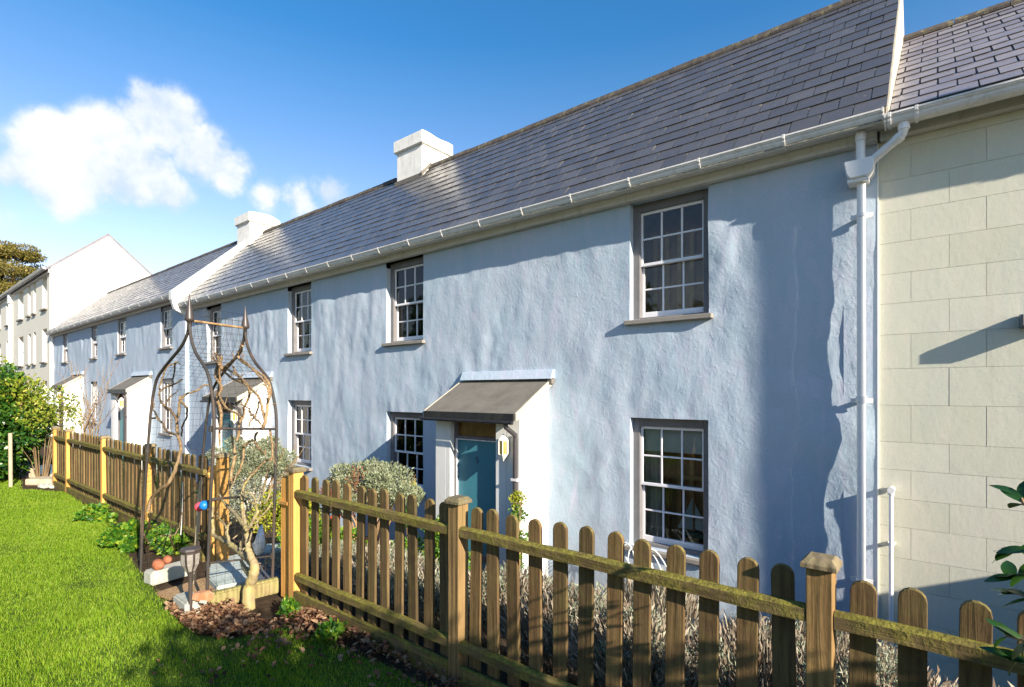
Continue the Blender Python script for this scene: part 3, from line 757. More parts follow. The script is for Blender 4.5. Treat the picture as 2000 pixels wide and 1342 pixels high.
# ------------------------------------------------------------------ left blue house
h2 = thing('terraced_house', 'blue rendered cottage further left, beyond the white roof parapet', 'house')
X2 = -31.45; WY2 = 5.60
U2 = [(-17.85, -16.96, 2.87, 4.06), (-22.0, -21.08, 2.87, 4.08), (-25.28, -24.45, 2.86, 4.08), (-29.8, -28.92, 2.86, 4.08)]
L2 = [(-17.85, -16.96, .38, 1.97), (-25.28, -24.45, .45, 1.95)]
wall_front('wall', X2, XP - .0, -1.4, 4.22, WY2, U2 + L2, M['blue'], h2, step=.08, amp=.015, seed=8)
m = MB(); pitched_gable(m, XP - .25, WY2 + .002, 4.16, 7.65, 6.30, -1.4, .25); m.box(X2, XP - .01, 9.35, 9.6, -1.4, 4.2); m.build('gable_wall', M['blue'], h2)
for i, (a, b, c, d) in enumerate(U2 + L2): sash_window(h2, a, b, c, d, WY2, panes_single=False, rev=.035, frame_w=.06, curtain='l' if i % 2 else None)
m = MB(); m.box(X2, XP, 5.40, 5.62, 4.165, 4.22); m.build('soffit', M['fascia'], h2, .004)
m = MB(); m.box(X2, XP, 5.515, 5.60, 4.08, 4.163); m.build('bed_board', M['fascia'], h2, .003)
gutter(h2, X2 + .05, XP - .02, 5.285, 4.24, M['gutter'], [XP - .8 - .95 * k for k in range(15)])
slate_roof(h2, X2 + .02, XP - .20, 5.32, 4.26, 7.65, 6.39, M['slate'], M['underlay'], singles=0)
m = MB(); m.prism([(5.27, 4.06), (5.27, 4.30), (7.65, 6.50), (10.0, 4.30), (10.0, 4.2), (7.65, 6.1), (5.60, 3.98)], XP - .20, XP + .03, 'x'); m.build('parapet', M['whiterender'], h2, .01)
m = MB(); m.prism([(5.27, 4.06), (5.35, 3.80), (5.62, 3.68), (5.62, 4.06)], XP - .15, XP + .03, 'x'); m.build('kneeler', M['whiterender'], h2, .02, 2)
chimney(h2, -16.52, -15.70, 7.20, 8.05, 5.4, 6.60, 6.88, wavy=True)
porch(h2, -18.70, 1.6, .335, M['tealbright'], '', ground=-.75, detail=False, yf=5.0, wy=WY2)
porch(h2, -26.42, 1.6, .52, M['darkmetal'], '', ground=-.60, detail=False, yf=5.0, wy=WY2)
lantern(-18.88, 4.9, 1.24, 'cream lantern on the white porch left of the wire arch', 1.1)
lantern(-26.60, 4.9, 1.43, 'cream lantern on the farthest porch beside the laurel bush', 1.1)
m = MB(); m.tube([(X2 + .09, 5.53, 4.15), (X2 + .09, 5.53, -.6)], .045, 8); tag(m.build('downpipe', M['pipe']), 'white downpipe at the far left end of the blue terrace', 'downpipe')

# ------------------------------------------------------------------ pale green house on the right
h3 = thing('terraced_house', 'pale green rendered house at the right edge, wall lined out in blocks', 'house')
PX0, PX1 = XR, 5.2
m = MB(); m.box(PX0 + .004, PX1, 5.722, 5.95, -1.5, 3.93); m.box(PX0 + .004, PX1, 9.9, 10.1, -1.5, 3.93)
m.prism([(5.95, -1.5), (5.95, 3.93), (7.85, 5.62), (9.9, 3.93), (9.9, -1.5)], PX1 - .25, PX1, 'x')
wl_ = m.build('wall', M['palegreen'], h3)
zs = [-1.47, -1.20, -.94, -.67, -.40, -.13, .136, .406, .653, .905, 1.148, 1.471, 1.791, 2.092, 2.365, 2.628, 2.90, 3.17, 3.45, 3.73, 3.92]
for r_ in range(len(zs) - 1):
    x = PX0 + .006; first = (-.175 if r_ % 2 == 0 else .080)
    cuts = [x] + [first + .487 * k for k in range(12) if first + .487 * k < PX1 - .1] + [PX1]
    for a, b in zip(cuts, cuts[1:]):
        m = MB(); j = random.uniform(0, .0015)
        m.box(a + .0012, b - .0012, 5.7150 - j, 5.7215, zs[r_] + .0012, zs[r_ + 1] - .0012)
        o = m.build('block', M['palegreen'], wl_)
m = MB(); m.box(PX0 + .0, PX1, 5.50, 5.72, 3.885, 3.945); m.build('soffit', M['fascia'], h3, .004)
m = MB(); m.box(PX0 + .02, PX1, 5.63, 5.711, 3.80, 3.883); m.build('bed_board', M['fascia'], h3, .003)
gutter(h3, PX0 + .07, PX1, 5.385, 3.905, M['gutter'], [-.13 + .9 * k for k in range(6)] + [-.31])
slate_roof(h3, -.308, PX1 + .05, 5.42, 3.93, 7.85, 5.78, M['slate2'], M['underlay2'], gauge=.225)
# security light box just inside the right edge
bx = thing('wall_light', 'small blue grey box fixed high on the pale green wall at the right edge', 'wall light', loc=(.60, 5.60, 2.14))
m = MB(); m.prism([(-.03, -.05), (-.03, .04), (.11, .055), (.11, -.055)], -.10, .13, 'x'); m.build('light_body', M['bluebox'], bx, .006)
m = MB(); m.box(-.09, .12, -.037, -.0295, -.045, .035); m.build('light_lens', M['torchglass'], bx)

# ------------------------------------------------------------------ downpipes at the joint
dp = thing('downpipe', 'tall white downpipe with box hopper between blue and pale green walls', 'downpipe')
px, py = -.525, 5.607
m = MB(); m.tube([(px, 5.55, 3.88), (px, 5.55, 3.55)], .036, 14); m.tube([(px, 5.55, 3.86), (px, 5.55, 3.80)], .042, 14)
m.build('upper_pipe', M['pipe'], dp)
m = MB(); m.prism([(-.125, .17), (.105, .17), (.095, .055), (.06, .01), (-.075, .01), (-.105, .055)], 5.51, 5.695); ho = m.build('hopper', M['pipe'], dp, .008, 2); ho.location = (px, 0, 3.465)
m = MB(); m.box(-.10, .06, 5.53, 5.695, -.02, .012); o = m.build('hopper_outlet', M['pipe'], ho, .004)
m = MB(); m.tube([(px, py, 3.48), (px, py, ground_z(px, 5.6) + .05)], .034, 16); m.tube([(px, py, 1.55), (px, py, 1.49)], .042, 16); m.build('lower_pipe', M['pipe'], dp)
m = MB(); m.tube([(-.215, 5.47, 3.85), (-.215, 5.47, 3.78), (-.225, 5.48, 3.745), (-.26, 5.50, 3.72), (px + .07, 5.56, 3.60), (px + .03, 5.57, 3.58)], .036, 14)
m.tube([(-.215, 5.47, 3.83), (-.215, 5.47, 3.775)], .043, 14); m.tube([(-.235, 5.485, 3.735), (-.27, 5.505, 3.713)], .043, 14)
m.build('branch_pipe', M['pipe'], dp)
for z in (3.16, 1.51, -.1):
    m = MB(); m.tube([(px - .0, py, z - .016), (px, py, z + .016)], .040, 14); m.box(px - .085, px + .085, py + .028, py + .040, z - .02, z + .02); m.box(px - .012, px + .012, py + .03, WY + .02, z - .02, z + .02); m.build('pipe_clip', M['pipe'], dp)
d2 = thing('waste_pipe', 'short white pipe with a round elbow low on the pale green wall', 'pipe')
m = MB(); m.tube([(-.31, 5.72, .735), (-.31, 5.66, .735), (-.31, 5.635, .73), (-.31, 5.628, .70), (-.31, 5.628, -1.2)], .017, 12); m.build('pipe', M['pipe'], d2)
m = MB(); m.tube([(-.31, 5.70, .735), (-.31, 5.60, .735)], .027, 14); m.tube([(-.31, 5.628, .74), (-.31, 5.628, .695)], .026, 14); m.build('elbow', M['pipe'], d2)
m = MB(); m.box(-.335, -.285, 5.62, 5.712, .25, .27); m.build('pipe_clip', M['pipe'], d2)

# ------------------------------------------------------------------ cream three-storey building
h4 = thing('townhouse', 'three-storey cream building with a white gable end beyond the blue terrace', 'house')
CX0, CX1, CY = -62, -31.5, 5.5
cw = []
for a, b in ((-33.25, -32.25), (-35.35, -34.72), (-36.6, -35.97), (-39.2, -37.9), (-43.0, -42.0), (-46.3, -45.0), (-48.6, -48.0), (-49.8, -49.2), (-52.6, -51.5)):
    for zb2, zt2 in ((5.5, 7.0), (3.0, 4.55), (.4, 2.1)): cw.append((a, b, zb2, zt2))
wall_front('wall', CX0, CX1, -.8, 7.20, CY, cw, M['cream'], h4, step=.35, amp=.004, reveal=.2, seed=4)
m = MB(); pitched_gable(m, CX1 - .25, CY + .002, 7.33, 7.64, 9.20, -.8, .25); m.build('gable_wall', M['whiterender'], h4)
m = MB(); m.box(CX0, CX1 - .3, 9.5, 9.78, -.8, 7.2); pitched_gable(m, CX0, CY + .01, 7.33, 7.64, 9.20, -.8, .25); m.build('rear_wall', M['cream'], h4)
for a, b, c, d in cw:
    r = bpy.data.objects.new('window', None); r.parent = h4; COL.objects.link(r)
    f = MB(); y = CY + .16
    f.box(a, a + .07, y, y + .06, c, d); f.box(b - .07, b, y, y + .06, c, d); f.box(a + .07, b - .07, y, y + .06, d - .07, d); f.box(a + .07, b - .07, y, y + .06, c, c + .07); f.box(a + .07, b - .07, y - .01, y + .05, (c + d) / 2 - .03, (c + d) / 2 + .03)
    f.box((a + b) / 2 - .02, (a + b) / 2 + .02, y + .01, y + .05, c + .07, (c + d) / 2 - .03); f.box((a + b) / 2 - .02, (a + b) / 2 + .02, y + .01, y + .05, (c + d) / 2 + .03, d - .07)
    f.build('sash', M['sash'], r)
    g_ = MB(); g_.box(a + .05, b - .05, y + .03, y + .035, c + .05, d - .05); g_.build('pane', M['glass'], r)
    k = MB(); k.box(a - .2, b + .2, y + .3, y + .32, c - .2, d + .2); k.build('curtain', M['curtain'], r)
    s = MB(); s.box(a - .08, b + .08, CY - .10, y, c - .09, c - .005); s.build('sill', M['sill'], r, .01)
u = MB(); u.prism([(5.30, 7.20), (7.64, 9.32), (9.98, 7.20), (9.98, 7.10), (7.64, 9.205), (5.30, 7.10)], CX0, CX1 + .04, 'x'); u.build('roof', M['slate2'], h4)
m = MB(); m.box(CX0, CX1 + .02, 5.42, 5.499, 7.02, 7.19); m.build('fascia', M['fascia'], h4)
gutter(h4, CX0, CX1 + .02, 5.20, 7.24, M['gutter'], [])
m = MB(); m.tube([(-41.0, 5.42, 7.1), (-41.0, 5.40, 0)], .10, 8); m.box(-41.2, -40.8, 5.3, 5.48, 6.6, 7.15); m.build('downpipe', M['pipe'], h4)
m = MB(); m.box(CX1 - .05, CX1 + .02, CY - .03, CY + .06, -.5, 7.2); m.build('corner_trim', M['whiterender'], h4)

# ------------------------------------------------------------------ fences
def rounded_picket(w=.07, t=.019, h=.86):
    m = MB(); pts_ = [(-w / 2, 0), (w / 2, 0)]
    n = 7
    pts_ += [(w / 2 * math.cos(a), h - w / 2 + w / 2 * math.sin(a)) for a in [math.pi * k / n for k in range(n + 1)]]
    m.prism(pts_, 0, t); return m.mesh('picket', M['picket'], .002)
picket_me = rounded_picket()
cap_m = MB(); cap_m.add([(-.052, -.052, 0), (.052, -.052, 0), (.052, .052, 0), (-.052, .052, 0), (-.052, -.052, .016), (.052, -.052, .016), (.052, .052, .016), (-.052, .052, .016), (-.036, -.036, .034), (.036, -.036, .034), (.036, .036, .034), (-.036, .036, .034)],
                        [(3, 2, 1, 0), (0, 1, 5, 4), (1, 2, 6, 5), (2, 3, 7, 6), (3, 0, 4, 7), (4, 5, 9, 8), (5, 6, 10, 9), (6, 7, 11, 10), (7, 4, 8, 11), (8, 9, 10, 11)])
cap_me = cap_m.mesh('post_cap', M['palepost'], .002)
pm = MB(); pm.box(-.0375, .0375, -.0375, .0375, -.3, 1.02); post_me = pm.mesh('post', M['post'], .003)
FY = 1.95
def fence_post(parent, x, new=False, top=1.02):
    o = link('post', post_me if not new else post_me2, parent, (x, FY, top - 1.02), (0, 0, R(random.uniform(-1, 1))))
    link('post_cap', cap_me, o, (0, 0, 1.021)); return o
pm2 = MB(); pm2.box(-.0375, .0375, -.0375, .0375, -.3, 1.02); post_me2 = pm2.mesh('post', M['newwood'], .003)
def rail_mesh(L):
    m = MB(); n = max(2, int(L / .12)); vs_ = []; fs = []
    for i in range(n + 1):
        x = -L / 2 + L * i / n; w = .003 * nz3(x * 9, 1, L); z = .004 * nz3(x * 5, 4, L)
        vs_ += [(x, -.017 + w, -.024 + z), (x, .017, -.024 + z), (x, .017, .026 + z), (x, -.002, .026 + z), (x, -.017 + w, .016 + z)]
    for i in range(n):
        for k in range(5): fs.append((i * 5 + k, i * 5 + (k + 1) % 5, (i + 1) * 5 + (k + 1) % 5, (i + 1) * 5 + k))
    fs += [(4, 3, 2, 1, 0), tuple(n * 5 + k for k in range(5))]
    m.add(vs_, fs); 
    me = bpy.data.meshes.new('rail'); me.from_pydata(m.v, [], m.f); me.materials.append(M['railx']); me.update(); return me
# rails run along X, so their grain does too
t = NT('mossy_rail', .85, .2)
g1 = t.noise(1.5, 6, .65, t.map((1.3, 26, 26), rnd=True), 1.5)
c = t.ramp(g1, [(.3, (.06, .042, .018)), (.7, (.20, .14, .065))])
nz_ = t.sep(t.ge.outputs['Normal'])[2]
a = t.noise(7, 6, .7, t.map(rnd=True))
am = t.math('ADD', t.ramp(a, [(.42, (0, 0, 0)), (.60, (.8, .8, .8))]), t.math('MULTIPLY', t.math('GREATER_THAN', nz_, .3), t.ramp(t.noise(4, 3, .6, t.map(rnd=True)), [(.35, (0, 0, 0)), (.55, (1, 1, 1))])), clamp=True)
c = t.mix(t.math('MULTIPLY', am, .58), c, t.ramp(t.noise(50, 3), [(.35, (.105, .105, .010)), (.65, (.26, .25, .028))]))
t.col(c); t.bump(t.math('ADD', g1, t.math('MULTIPLY', t.math('MULTIPLY', am, t.noise(90, 3)), 1.5)), .6, .006); M['railx'] = t.m
def fence_panel(parent, xa, xb, pitch=.1285, board=True, phase=None):
    L = xb - xa
    for z, yy in ((.873, 1.940), (.290, 1.940)):
        link('rail', rail_mesh(L), parent, ((xa + xb) / 2, yy - .009, z), (0, R(random.uniform(-.15, .15)), 0))
    n = int(round(L / pitch)); pt = L / n
    for i in range(n):
        x = xa + pt * (i + .5)
        link('picket', picket_me, parent, (x + random.uniform(-.004, .004), 1.950, .147 + random.uniform(-.006, .006)), (R(random.uniform(-.5, .5)), R(random.uniform(-1.0, 1.0)), R(random.uniform(-2, 2))))
    if board:
        b = MB(); b.box(-L / 2, L / 2, -.012, .012, -.09, .075); link('gravel_board', b.mesh('gravel_board', M['railx'], .003), parent, ((xa + xb) / 2, 1.922, .12))
fr = thing('picket_fence', 'mossy picket fence right of the gate opening, in front of the lavender', 'fence')
px_ = [-3.545, -1.931, -.291, 1.35, 2.99]
for i, x in enumerate(px_): fence_post(fr, x, new=(i == 0), top=[1.02, 1.012, 1.025, 1.02, 1.02][i])
for a, b in zip(px_, px_[1:]): fence_panel(fr, a + .04, b - .04)
fl = thing('picket_fence', 'picket fence left of the gate opening, running away to the laurel bush', 'fence')
qx = [-4.745, -6.53, -8.18, -9.98, -10.80]
for i, x in enumerate(qx): fence_post(fl, x, new=True, top=1.0 + (.03 if i == 0 else 0))
fence_panel(fl, -6.49, -5.06); fence_panel(fl, -8.14, -6.57); fence_panel(fl, -9.94, -8.22); fence_panel(fl, -10.76, -10.02)
m = MB(); m.prism([(-.05, -.3), (.05, -.3), (.05, .78), (-.05, .88)], 0, .03); o = m.build('end_board', M['newwood'], fl, .002); o.location = (-4.93, 1.92, 0)
m = MB(); m.box(-.025, .025, 0, .07, -.3, .93); o = m.build('end_board', M['newwood'], fl, .002); o.location = (-5.02, 1.95, 0)
# gate leaf standing beside the right gate post
gt = thing('gate', 'orange new timber board with a rounded top beside the gate post', 'gate board')
m = MB(); pts_ = [(-.055, 0), (.055, 0)] + [(.055 * math.cos(a), .83 + .055 * math.sin(a)) for a in [math.pi * k / 8 for k in range(9)]]
m.prism(pts_, 0, .022); o = m.build('board', M['newwood'], gt, .002); o.location = (-3.665, 1.93, .10)
m = MB(); m.box(-.06, .065, 0, .018, -.013, .013); o = m.build('batten', M['newwood'], gt, .002); o.location = (-3.665, 1.912, .79)

# ------------------------------------------------------------------ arch
arch = thing('garden_arch', 'black metal ogee garden arch with wire mesh sides and spire finials', 'garden arch')
A1L = [(275, 1112), (280, 1000), (290, 860), (295, 800), (305, 745), (318, 722), (333, 703), (352, 680), (363, 660), (368, 640), (370, 600)]
A1R = [(403, 1202), (410, 1000), (418, 830), (413, 762), (405, 728), (396, 710), (385, 694), (376, 672), (371, 645), (370, 600)]
A2L = [(388, 1075), (390, 1000), (397, 882), (406, 800), (413, 768), (424, 745), (441, 722), (462, 696), (474, 670), (478, 645), (479, 615)]
A2R = [(531, 1165), (537, 950), (540, 830), (535, 780), (526, 745), (515, 728), (500, 710), (488, 688), (481, 665), (479, 640), (479, 615)]
def curve(pts_, Y, n=40):
    P_ = [at(a, b, Y=Y) for a, b in pts_]
    # Catmull-Rom
    out_ = []
    for i in range(len(P_) - 1):
        p0, p1, p2, p3 = P_[max(i - 1, 0)], P_[i], P_[i + 1], P_[min(i + 2, len(P_) - 1)]
        k = 4
        for j in range(k):
            t = j / k
            out_.append(.5 * ((2 * p1) + (p2 - p0) * t + (2 * p0 - 5 * p1 + 4 * p2 - p3) * t * t + (3 * p1 - p0 - 3 * p2 + p3) * t ** 3))
    out_.append(P_[-1]); return out_
cs = {}
for nm, pp, Y in (('a', A1L, 1.48), ('b', A1R, 1.48), ('c', A2L, 1.93), ('d', A2R, 1.93)):
    cs[nm] = curve(pp, Y); m = MB(); q = cs[nm]; q = [Vector((q[0].x, q[0].y, -.1))] + q if q[0].z < .3 else q
    m.tube(q, .011, 8); m.build('arch_tube', M['iron'], arch)
def resample(pl, n):
    d = [0]
    for a, b in zip(pl, pl[1:]): d.append(d[-1] + (b - a).length)
    out_ = []
    for i in range(n + 1):
        t = d[-1] * i / n; k = max(j for j in range(len(d)) if d[j] <= t + 1e-9); k = min(k, len(pl) - 2)
        out_.append(pl[k].lerp(pl[k + 1], (t - d[k]) / max(1e-9, d[k + 1] - d[k])))
    return out_
mesh_ = MB()
for nm1, nm2 in (('a', 'c'), ('b', 'd')):
    q1, q2 = resample(cs[nm1], 44), resample(cs[nm2], 44)
    for i in range(1, 45): mesh_.tube([q1[i], q2[i]], .0011, 3, cap=False)
    for k in range(1, 8): mesh_.tube([q1[i].lerp(q2[i], k / 8) for i in range(45)], .0011, 3, cap=False)
wm = mesh_.build('wire_mesh', M['iron'], arch)
for x, y, z0_, hh, Y in ((at(370, 612, Y=1.48).x, 1.48, 2.09, .20, 0), (at(479, 628, Y=1.93).x, 1.93, 2.09, .18, 0)):
    m = MB(); m.lathe([(.013, -.06), (.015, 0), (.030, .005), (.031, .020), (.022, .07), (.010, .13), (.002, hh)], 14, (x, y, z0_)); m.build('finial', M['torch'], arch)
m = MB(); a_, b_ = at(371, 626, Y=1.48), at(479, 641, Y=1.93); m.tube([a_, b_], .009, 8); m.build('crossbar', M['vine'], arch)
m = MB(); m.tube([at(414, 837, Y=1.48), at(538, 838, Y=1.93)], .009, 8); m.build('crossbar', M['iron'], arch)
m = MB(); m.tube([at(409, 1100, Y=1.48), at(531, 1086, Y=1.93)], .007, 8); m.build('crossbar', M['iron'], arch)
for (a, b, Y) in ((413, 838, 1.48), (406, 1102, 1.48), (532, 1085, 1.93), (288, 878, 1.48)):
    p = at(a, b, Y=Y); m = MB(); m.tube([p - Vector((0, 0, .02)), p + Vector((0, 0, .02))], .017, 8); m.build('arch_clip', M['iron'], arch)

# ------------------------------------------------------------------ climbing plants and the little tree
def smooth_path(pts_, Ys, jitter=.006):
    P_ = []
    n = len(pts_)
    for i, (a, b) in enumerate(pts_):
        Y = Ys[0] + (Ys[1] - Ys[0]) * i / max(1, n - 1); p = at(a, b, Y=Y); P_.append(p)
    out_ = []
    for i in range(n - 1):
        p0, p1, p2, p3 = P_[max(i - 1, 0)], P_[i], P_[i + 1], P_[min(i + 2, n - 1)]
        for j in range(4):
            t = j / 4
            q = .5 * ((2 * p1) + (p2 - p0) * t + (2 * p0 - 5 * p1 + 4 * p2 - p3) * t * t + (3 * p1 - p0 - 3 * p2 + p3) * t ** 3)
            out_.append(q + Vector((random.uniform(-1, 1), random.uniform(-1, 1) * 1.5, random.uniform(-1, 1))) * jitter * .45)
    out_.append(P_[-1]); return out_
def stems(m, lst, Ys, jitter=.006, fat=1.0):
    for pts_, r0, r1 in lst:
        pa = smooth_path(pts_, Ys, jitter); n = len(pa)
        m.tube(pa, [fat * (r0 + (r1 - r0) * i / (n - 1)) * random.uniform(.90, 1.12) for i in range(n)], 9)
LV = [([(290, 1000), (296, 974), (315, 954), (327, 947), (334, 935), (340, 923), (345, 908), (350, 893), (353, 874), (349, 853), (345, 823), (350, 800), (352, 774)], .013, .009),
      ([(349, 853), (340, 847), (327, 843), (318, 828), (308, 815), (303, 807), (299, 798), (301, 788)], .009, .005), ([(308, 816), (297, 817), (291, 818)], .007, .006),
      ([(345, 820), (338, 808), (331, 800), (320, 792), (314, 782), (312, 768), (320, 758), (334, 753), (346, 747), (357, 741)], .008, .005),
      ([(322, 792), (325, 785), (334, 774), (342, 768), (348, 762)], .006, .003),
      ([(352, 785), (355, 779), (364, 770), (376, 766), (388, 761), (394, 755), (401, 752), (410, 752)], .007, .005),
      ([(353, 783), (364, 795), (366, 804), (363, 819), (357, 829), (355, 852)], .007, .005),
      ([(311, 770), (313, 750), (318, 735), (322, 722), (330, 714), (338, 712)], .006, .005), ([(343, 707), (340, 725), (338, 740), (337, 755)], .005, .004), ([(338, 712), (346, 708), (352, 711)], .005, .003),
      ([(272, 1122), (275, 1054), (277, 1009), (280, 987)], .010, .008), ([(296, 1000), (290, 1030), (285, 1045), (280, 1040), (277, 1030)], .008, .006), ([(281, 1045), (286, 1060), (281, 1075), (284, 1090)], .007, .004), ([(290, 1060), (284, 1050), (279, 1040)], .006, .004),
      ([(330, 1048), (340, 1045), (350, 1030), (353, 1015), (357, 1000)], .005, .003), ([(331, 1047), (336, 1060), (340, 1075), (334, 1082)], .006, .003), ([(316, 1047), (330, 1046)], .005, .004), ([(333, 1045), (333, 1025)], .004, .003)]
v = thing('climbing_plant', 'bare twisting stems of the climber on the left side of the arch', 'climbing plant', 'bare climbers on the arch')
m = MB(); stems(m, LV, (1.55, 1.80), fat=1.25); m.build('stem', M['vine'], v)
RV = [([(425, 697), (430, 715), (426, 735), (430, 755), (424, 775), (430, 797), (433, 815), (429, 840)], .011, .009), ([(429, 702), (424, 722), (431, 742), (427, 765), (435, 785), (446, 800), (460, 806), (473, 817)], .009, .006),
      ([(421, 690), (427, 705), (433, 718)], .007, .009), ([(433, 696), (430, 708), (424, 716), (420, 730), (426, 745), (433, 757), (428, 772)], .008, .007), ([(414, 698), (421, 705), (428, 712)], .004, .006),
      ([(432, 722), (455, 740), (470, 746), (480, 750), (492, 761), (504, 774), (510, 788), (514, 805), (517, 822), (514, 833)], .007, .007), ([(436, 718), (455, 728), (470, 742), (485, 757)], .006, .005),
      ([(466, 702), (478, 710), (490, 718), (505, 728), (518, 738), (524, 748), (528, 765), (524, 785), (521, 805), (518, 825), (512, 836)], .006, .009), ([(470, 700), (484, 712), (494, 722), (506, 735), (516, 745), (524, 765), (526, 780)], .005, .006),
      ([(455, 715), (460, 727), (470, 736), (477, 745)], .005, .004), ([(465, 697), (470, 688), (474, 676)], .006, .005), ([(433, 722), (445, 713), (456, 703), (466, 697)], .008, .007),
      ([(485, 755), (487, 775), (477, 797), (474, 815), (467, 829), (466, 846), (462, 862)], .007, .008), ([(453, 850), (458, 881), (457, 901), (452, 919), (450, 940)], .007, .010),
      ([(486, 797), (488, 806), (496, 815), (509, 828)], .005, .005), ([(504, 785), (504, 795), (499, 812), (490, 822), (486, 833)], .005, .004), ([(473, 790), (483, 797)], .004, .003),
      ([(504, 844), (498, 855), (502, 872), (510, 882), (518, 887)], .006, .005), ([(494, 859), (478, 870), (475, 889), (472, 908), (462, 928), (453, 945)], .006, .007), ([(528, 896), (518, 902), (506, 912), (495, 925), (478, 942)], .005, .007), ([(527, 841), (531, 864), (532, 889), (528, 900)], .006, .005),
      ([(423, 775), (426, 800), (428, 830), (429, 870)], .008, .006)]
v = thing('climbing_plant', 'tangled brown stems of the climber on the right side of the arch', 'climbing plant', 'bare climbers on the arch')
m = MB(); stems(m, RV, (1.90, 1.80), fat=1.3); m.build('stem', M['vine'], v)
tw = MB()
for _ in range(170):
    s_ = random.choice(RV)[0]; k = random.randrange(len(s_) - 1); a = at(*s_[k], Y=1.88); b = at(*s_[k + 1], Y=1.88); p = a.lerp(b, random.random())
    d = Vector((random.uniform(-1, 1), random.uniform(-.6, .6), random.uniform(-.7, 1))).normalized() * random.uniform(.02, .08)
    tw.tube([p, p + d * .5 + Vector((0, 0, .006)), p + d], [.003, .0025, .0015], 4)
tw.build('twigs', M['vine'], v)['kind'] = 'stuff'
TV = [([(485, 1220), (486, 1195), (486, 1165), (489, 1140), (496, 1120), (497, 1104), (491, 1090), (486, 1075)], .050, .020), ([(497, 1112), (495, 1102), (487, 1092), (480, 1087), (461, 1072), (445, 1060), (432, 1053), (419, 1047), (416, 1034), (415, 1003), (417, 990)], .030, .008),
      ([(498, 1108), (492, 1096), (485, 1076), (483, 1054), (480, 1032), (476, 1009), (474, 990), (473, 963)], .022, .012), ([(482, 1034), (473, 1021), (460, 1005), (449, 993), (437, 980), (428, 966)], .017, .008),
      ([(482, 1035), (492, 1021), (501, 1003), (502, 994), (489, 980), (474, 966), (466, 955)], .014, .007), ([(501, 1020), (510, 1008), (519, 1000), (526, 990), (531, 981)], .007, .004), ([(503, 1030), (501, 1010), (503, 1000)], .006, .005),
      ([(495, 985), (504, 978), (508, 963)], .006, .004), ([(516, 984), (524, 973), (528, 960), (528, 950), (522, 948)], .006, .004), ([(448, 1060), (443, 1039), (447, 1025), (455, 1020), (463, 1017)], .012, .007), ([(443, 1030), (433, 1018), (425, 1008), (424, 1000)], .008, .004),
      ([(490, 1122), (480, 1112), (474, 1104), (471, 1094)], .022, .012), ([(472, 965), (478, 945), (489, 931), (495, 925)], .009, .006), ([(470, 1072), (470, 1060), (474, 1052)], .008, .006), ([(473, 1074), (485, 1063), (480, 1050)], .005, .004), ([(487, 1055), (492, 1040), (500, 1025)], .006, .005),
      ([(455, 1053), (462, 1047), (470, 1040), (477, 1025)], .005, .003), ([(455, 970), (450, 955), (458, 940), (462, 925)], .006, .004), ([(474, 960), (490, 965), (498, 975), (503, 995)], .006, .005)]
v = thing('small_tree', 'bare pale-barked little tree at the right foot of the arch', 'tree')
m = MB(); stems(m, TV[:1], (1.70, 1.72), .004); m.build('trunk', M['trunk'], v)
m = MB(); stems(m, TV[1:], (1.72, 1.80), .005); m.build('branch', M['trunk'], v)

# ------------------------------------------------------------------ small things at the foot of the arch
def gbox(name, pxa, pxb, depth, h, mat, label, cat, z=.10, bevel=.012, group=None, side=1):
    """box whose lower front edge runs between two seen ground points"""
    a, b = at(*pxa, z=z), at(*pxb, z=z); d = (b - a); L = d.length; ang = math.atan2(d.y, d.x)
    m = MB(); n = 6
    for i in range(1): m.box(0, L, 0, depth * side, 0, h)
    o = m.build(name, mat, None, bevel, 2); o.location = a; o.rotation_euler = (0, 0, ang)
    return tag(o, label, cat, group)
gbox('kerb_stone', (296, 1146), (376, 1123), .13, .105, M['concrete'], 'long pale concrete kerb behind the solar torch', 'kerb stone')
gbox('timber_edging', (380, 1200), (548, 1158), .06, .11, M['sleeper'], 'pale timber edging board below the little tree', 'edging')
gbox('concrete_block', (337, 1190), (362, 1209), .12, .10, M['concrete'], 'rough grey concrete block at the near end of the timber edging', 'block')
o = gbox('wooden_plank', (300, 1165), (384, 1195), .38, .03, M['sleeper'], 'worn brown plank lying flat in front of the pale kerb', 'plank', z=.085)
o.data.materials[0] = M['vine']
def slab(name, pxs, z, th, mat, label, tiltn=0):
    pp = [at(a, b, z=z) for a, b in pxs]; m = MB(); n = len(pp)
    m.add([(p.x, p.y, z) for p in pp] + [(p.x, p.y, z - th) for p in pp], [tuple(range(n)), tuple(range(n, 2 * n))[::-1]] + [(i, (i + 1) % n, n + (i + 1) % n, n + i) for i in range(n)])
    return tag(m.build(name, mat, None, .008, 2), label, 'paving slab')
slab('paving_slab', [(408, 1104), (430, 1090), (480, 1078), (502, 1100), (482, 1136), (424, 1145), (405, 1125)], .16, .06, M['greenslab'], 'pale green stone slab behind the little tree trunk')
slab('paving_slab', [(498, 1100), (514, 1080), (548, 1086), (548, 1138), (500, 1146), (486, 1138)], .15, .06, M['shadeslab'], 'slab beside the orange gate board, with shade put into its dark colour')
slab('paving_slab', [(505, 1076), (520, 1062), (560, 1060), (556, 1082)], .14, .05, M['greenslab'], 'smaller pale slab behind the slab coloured as shaded')
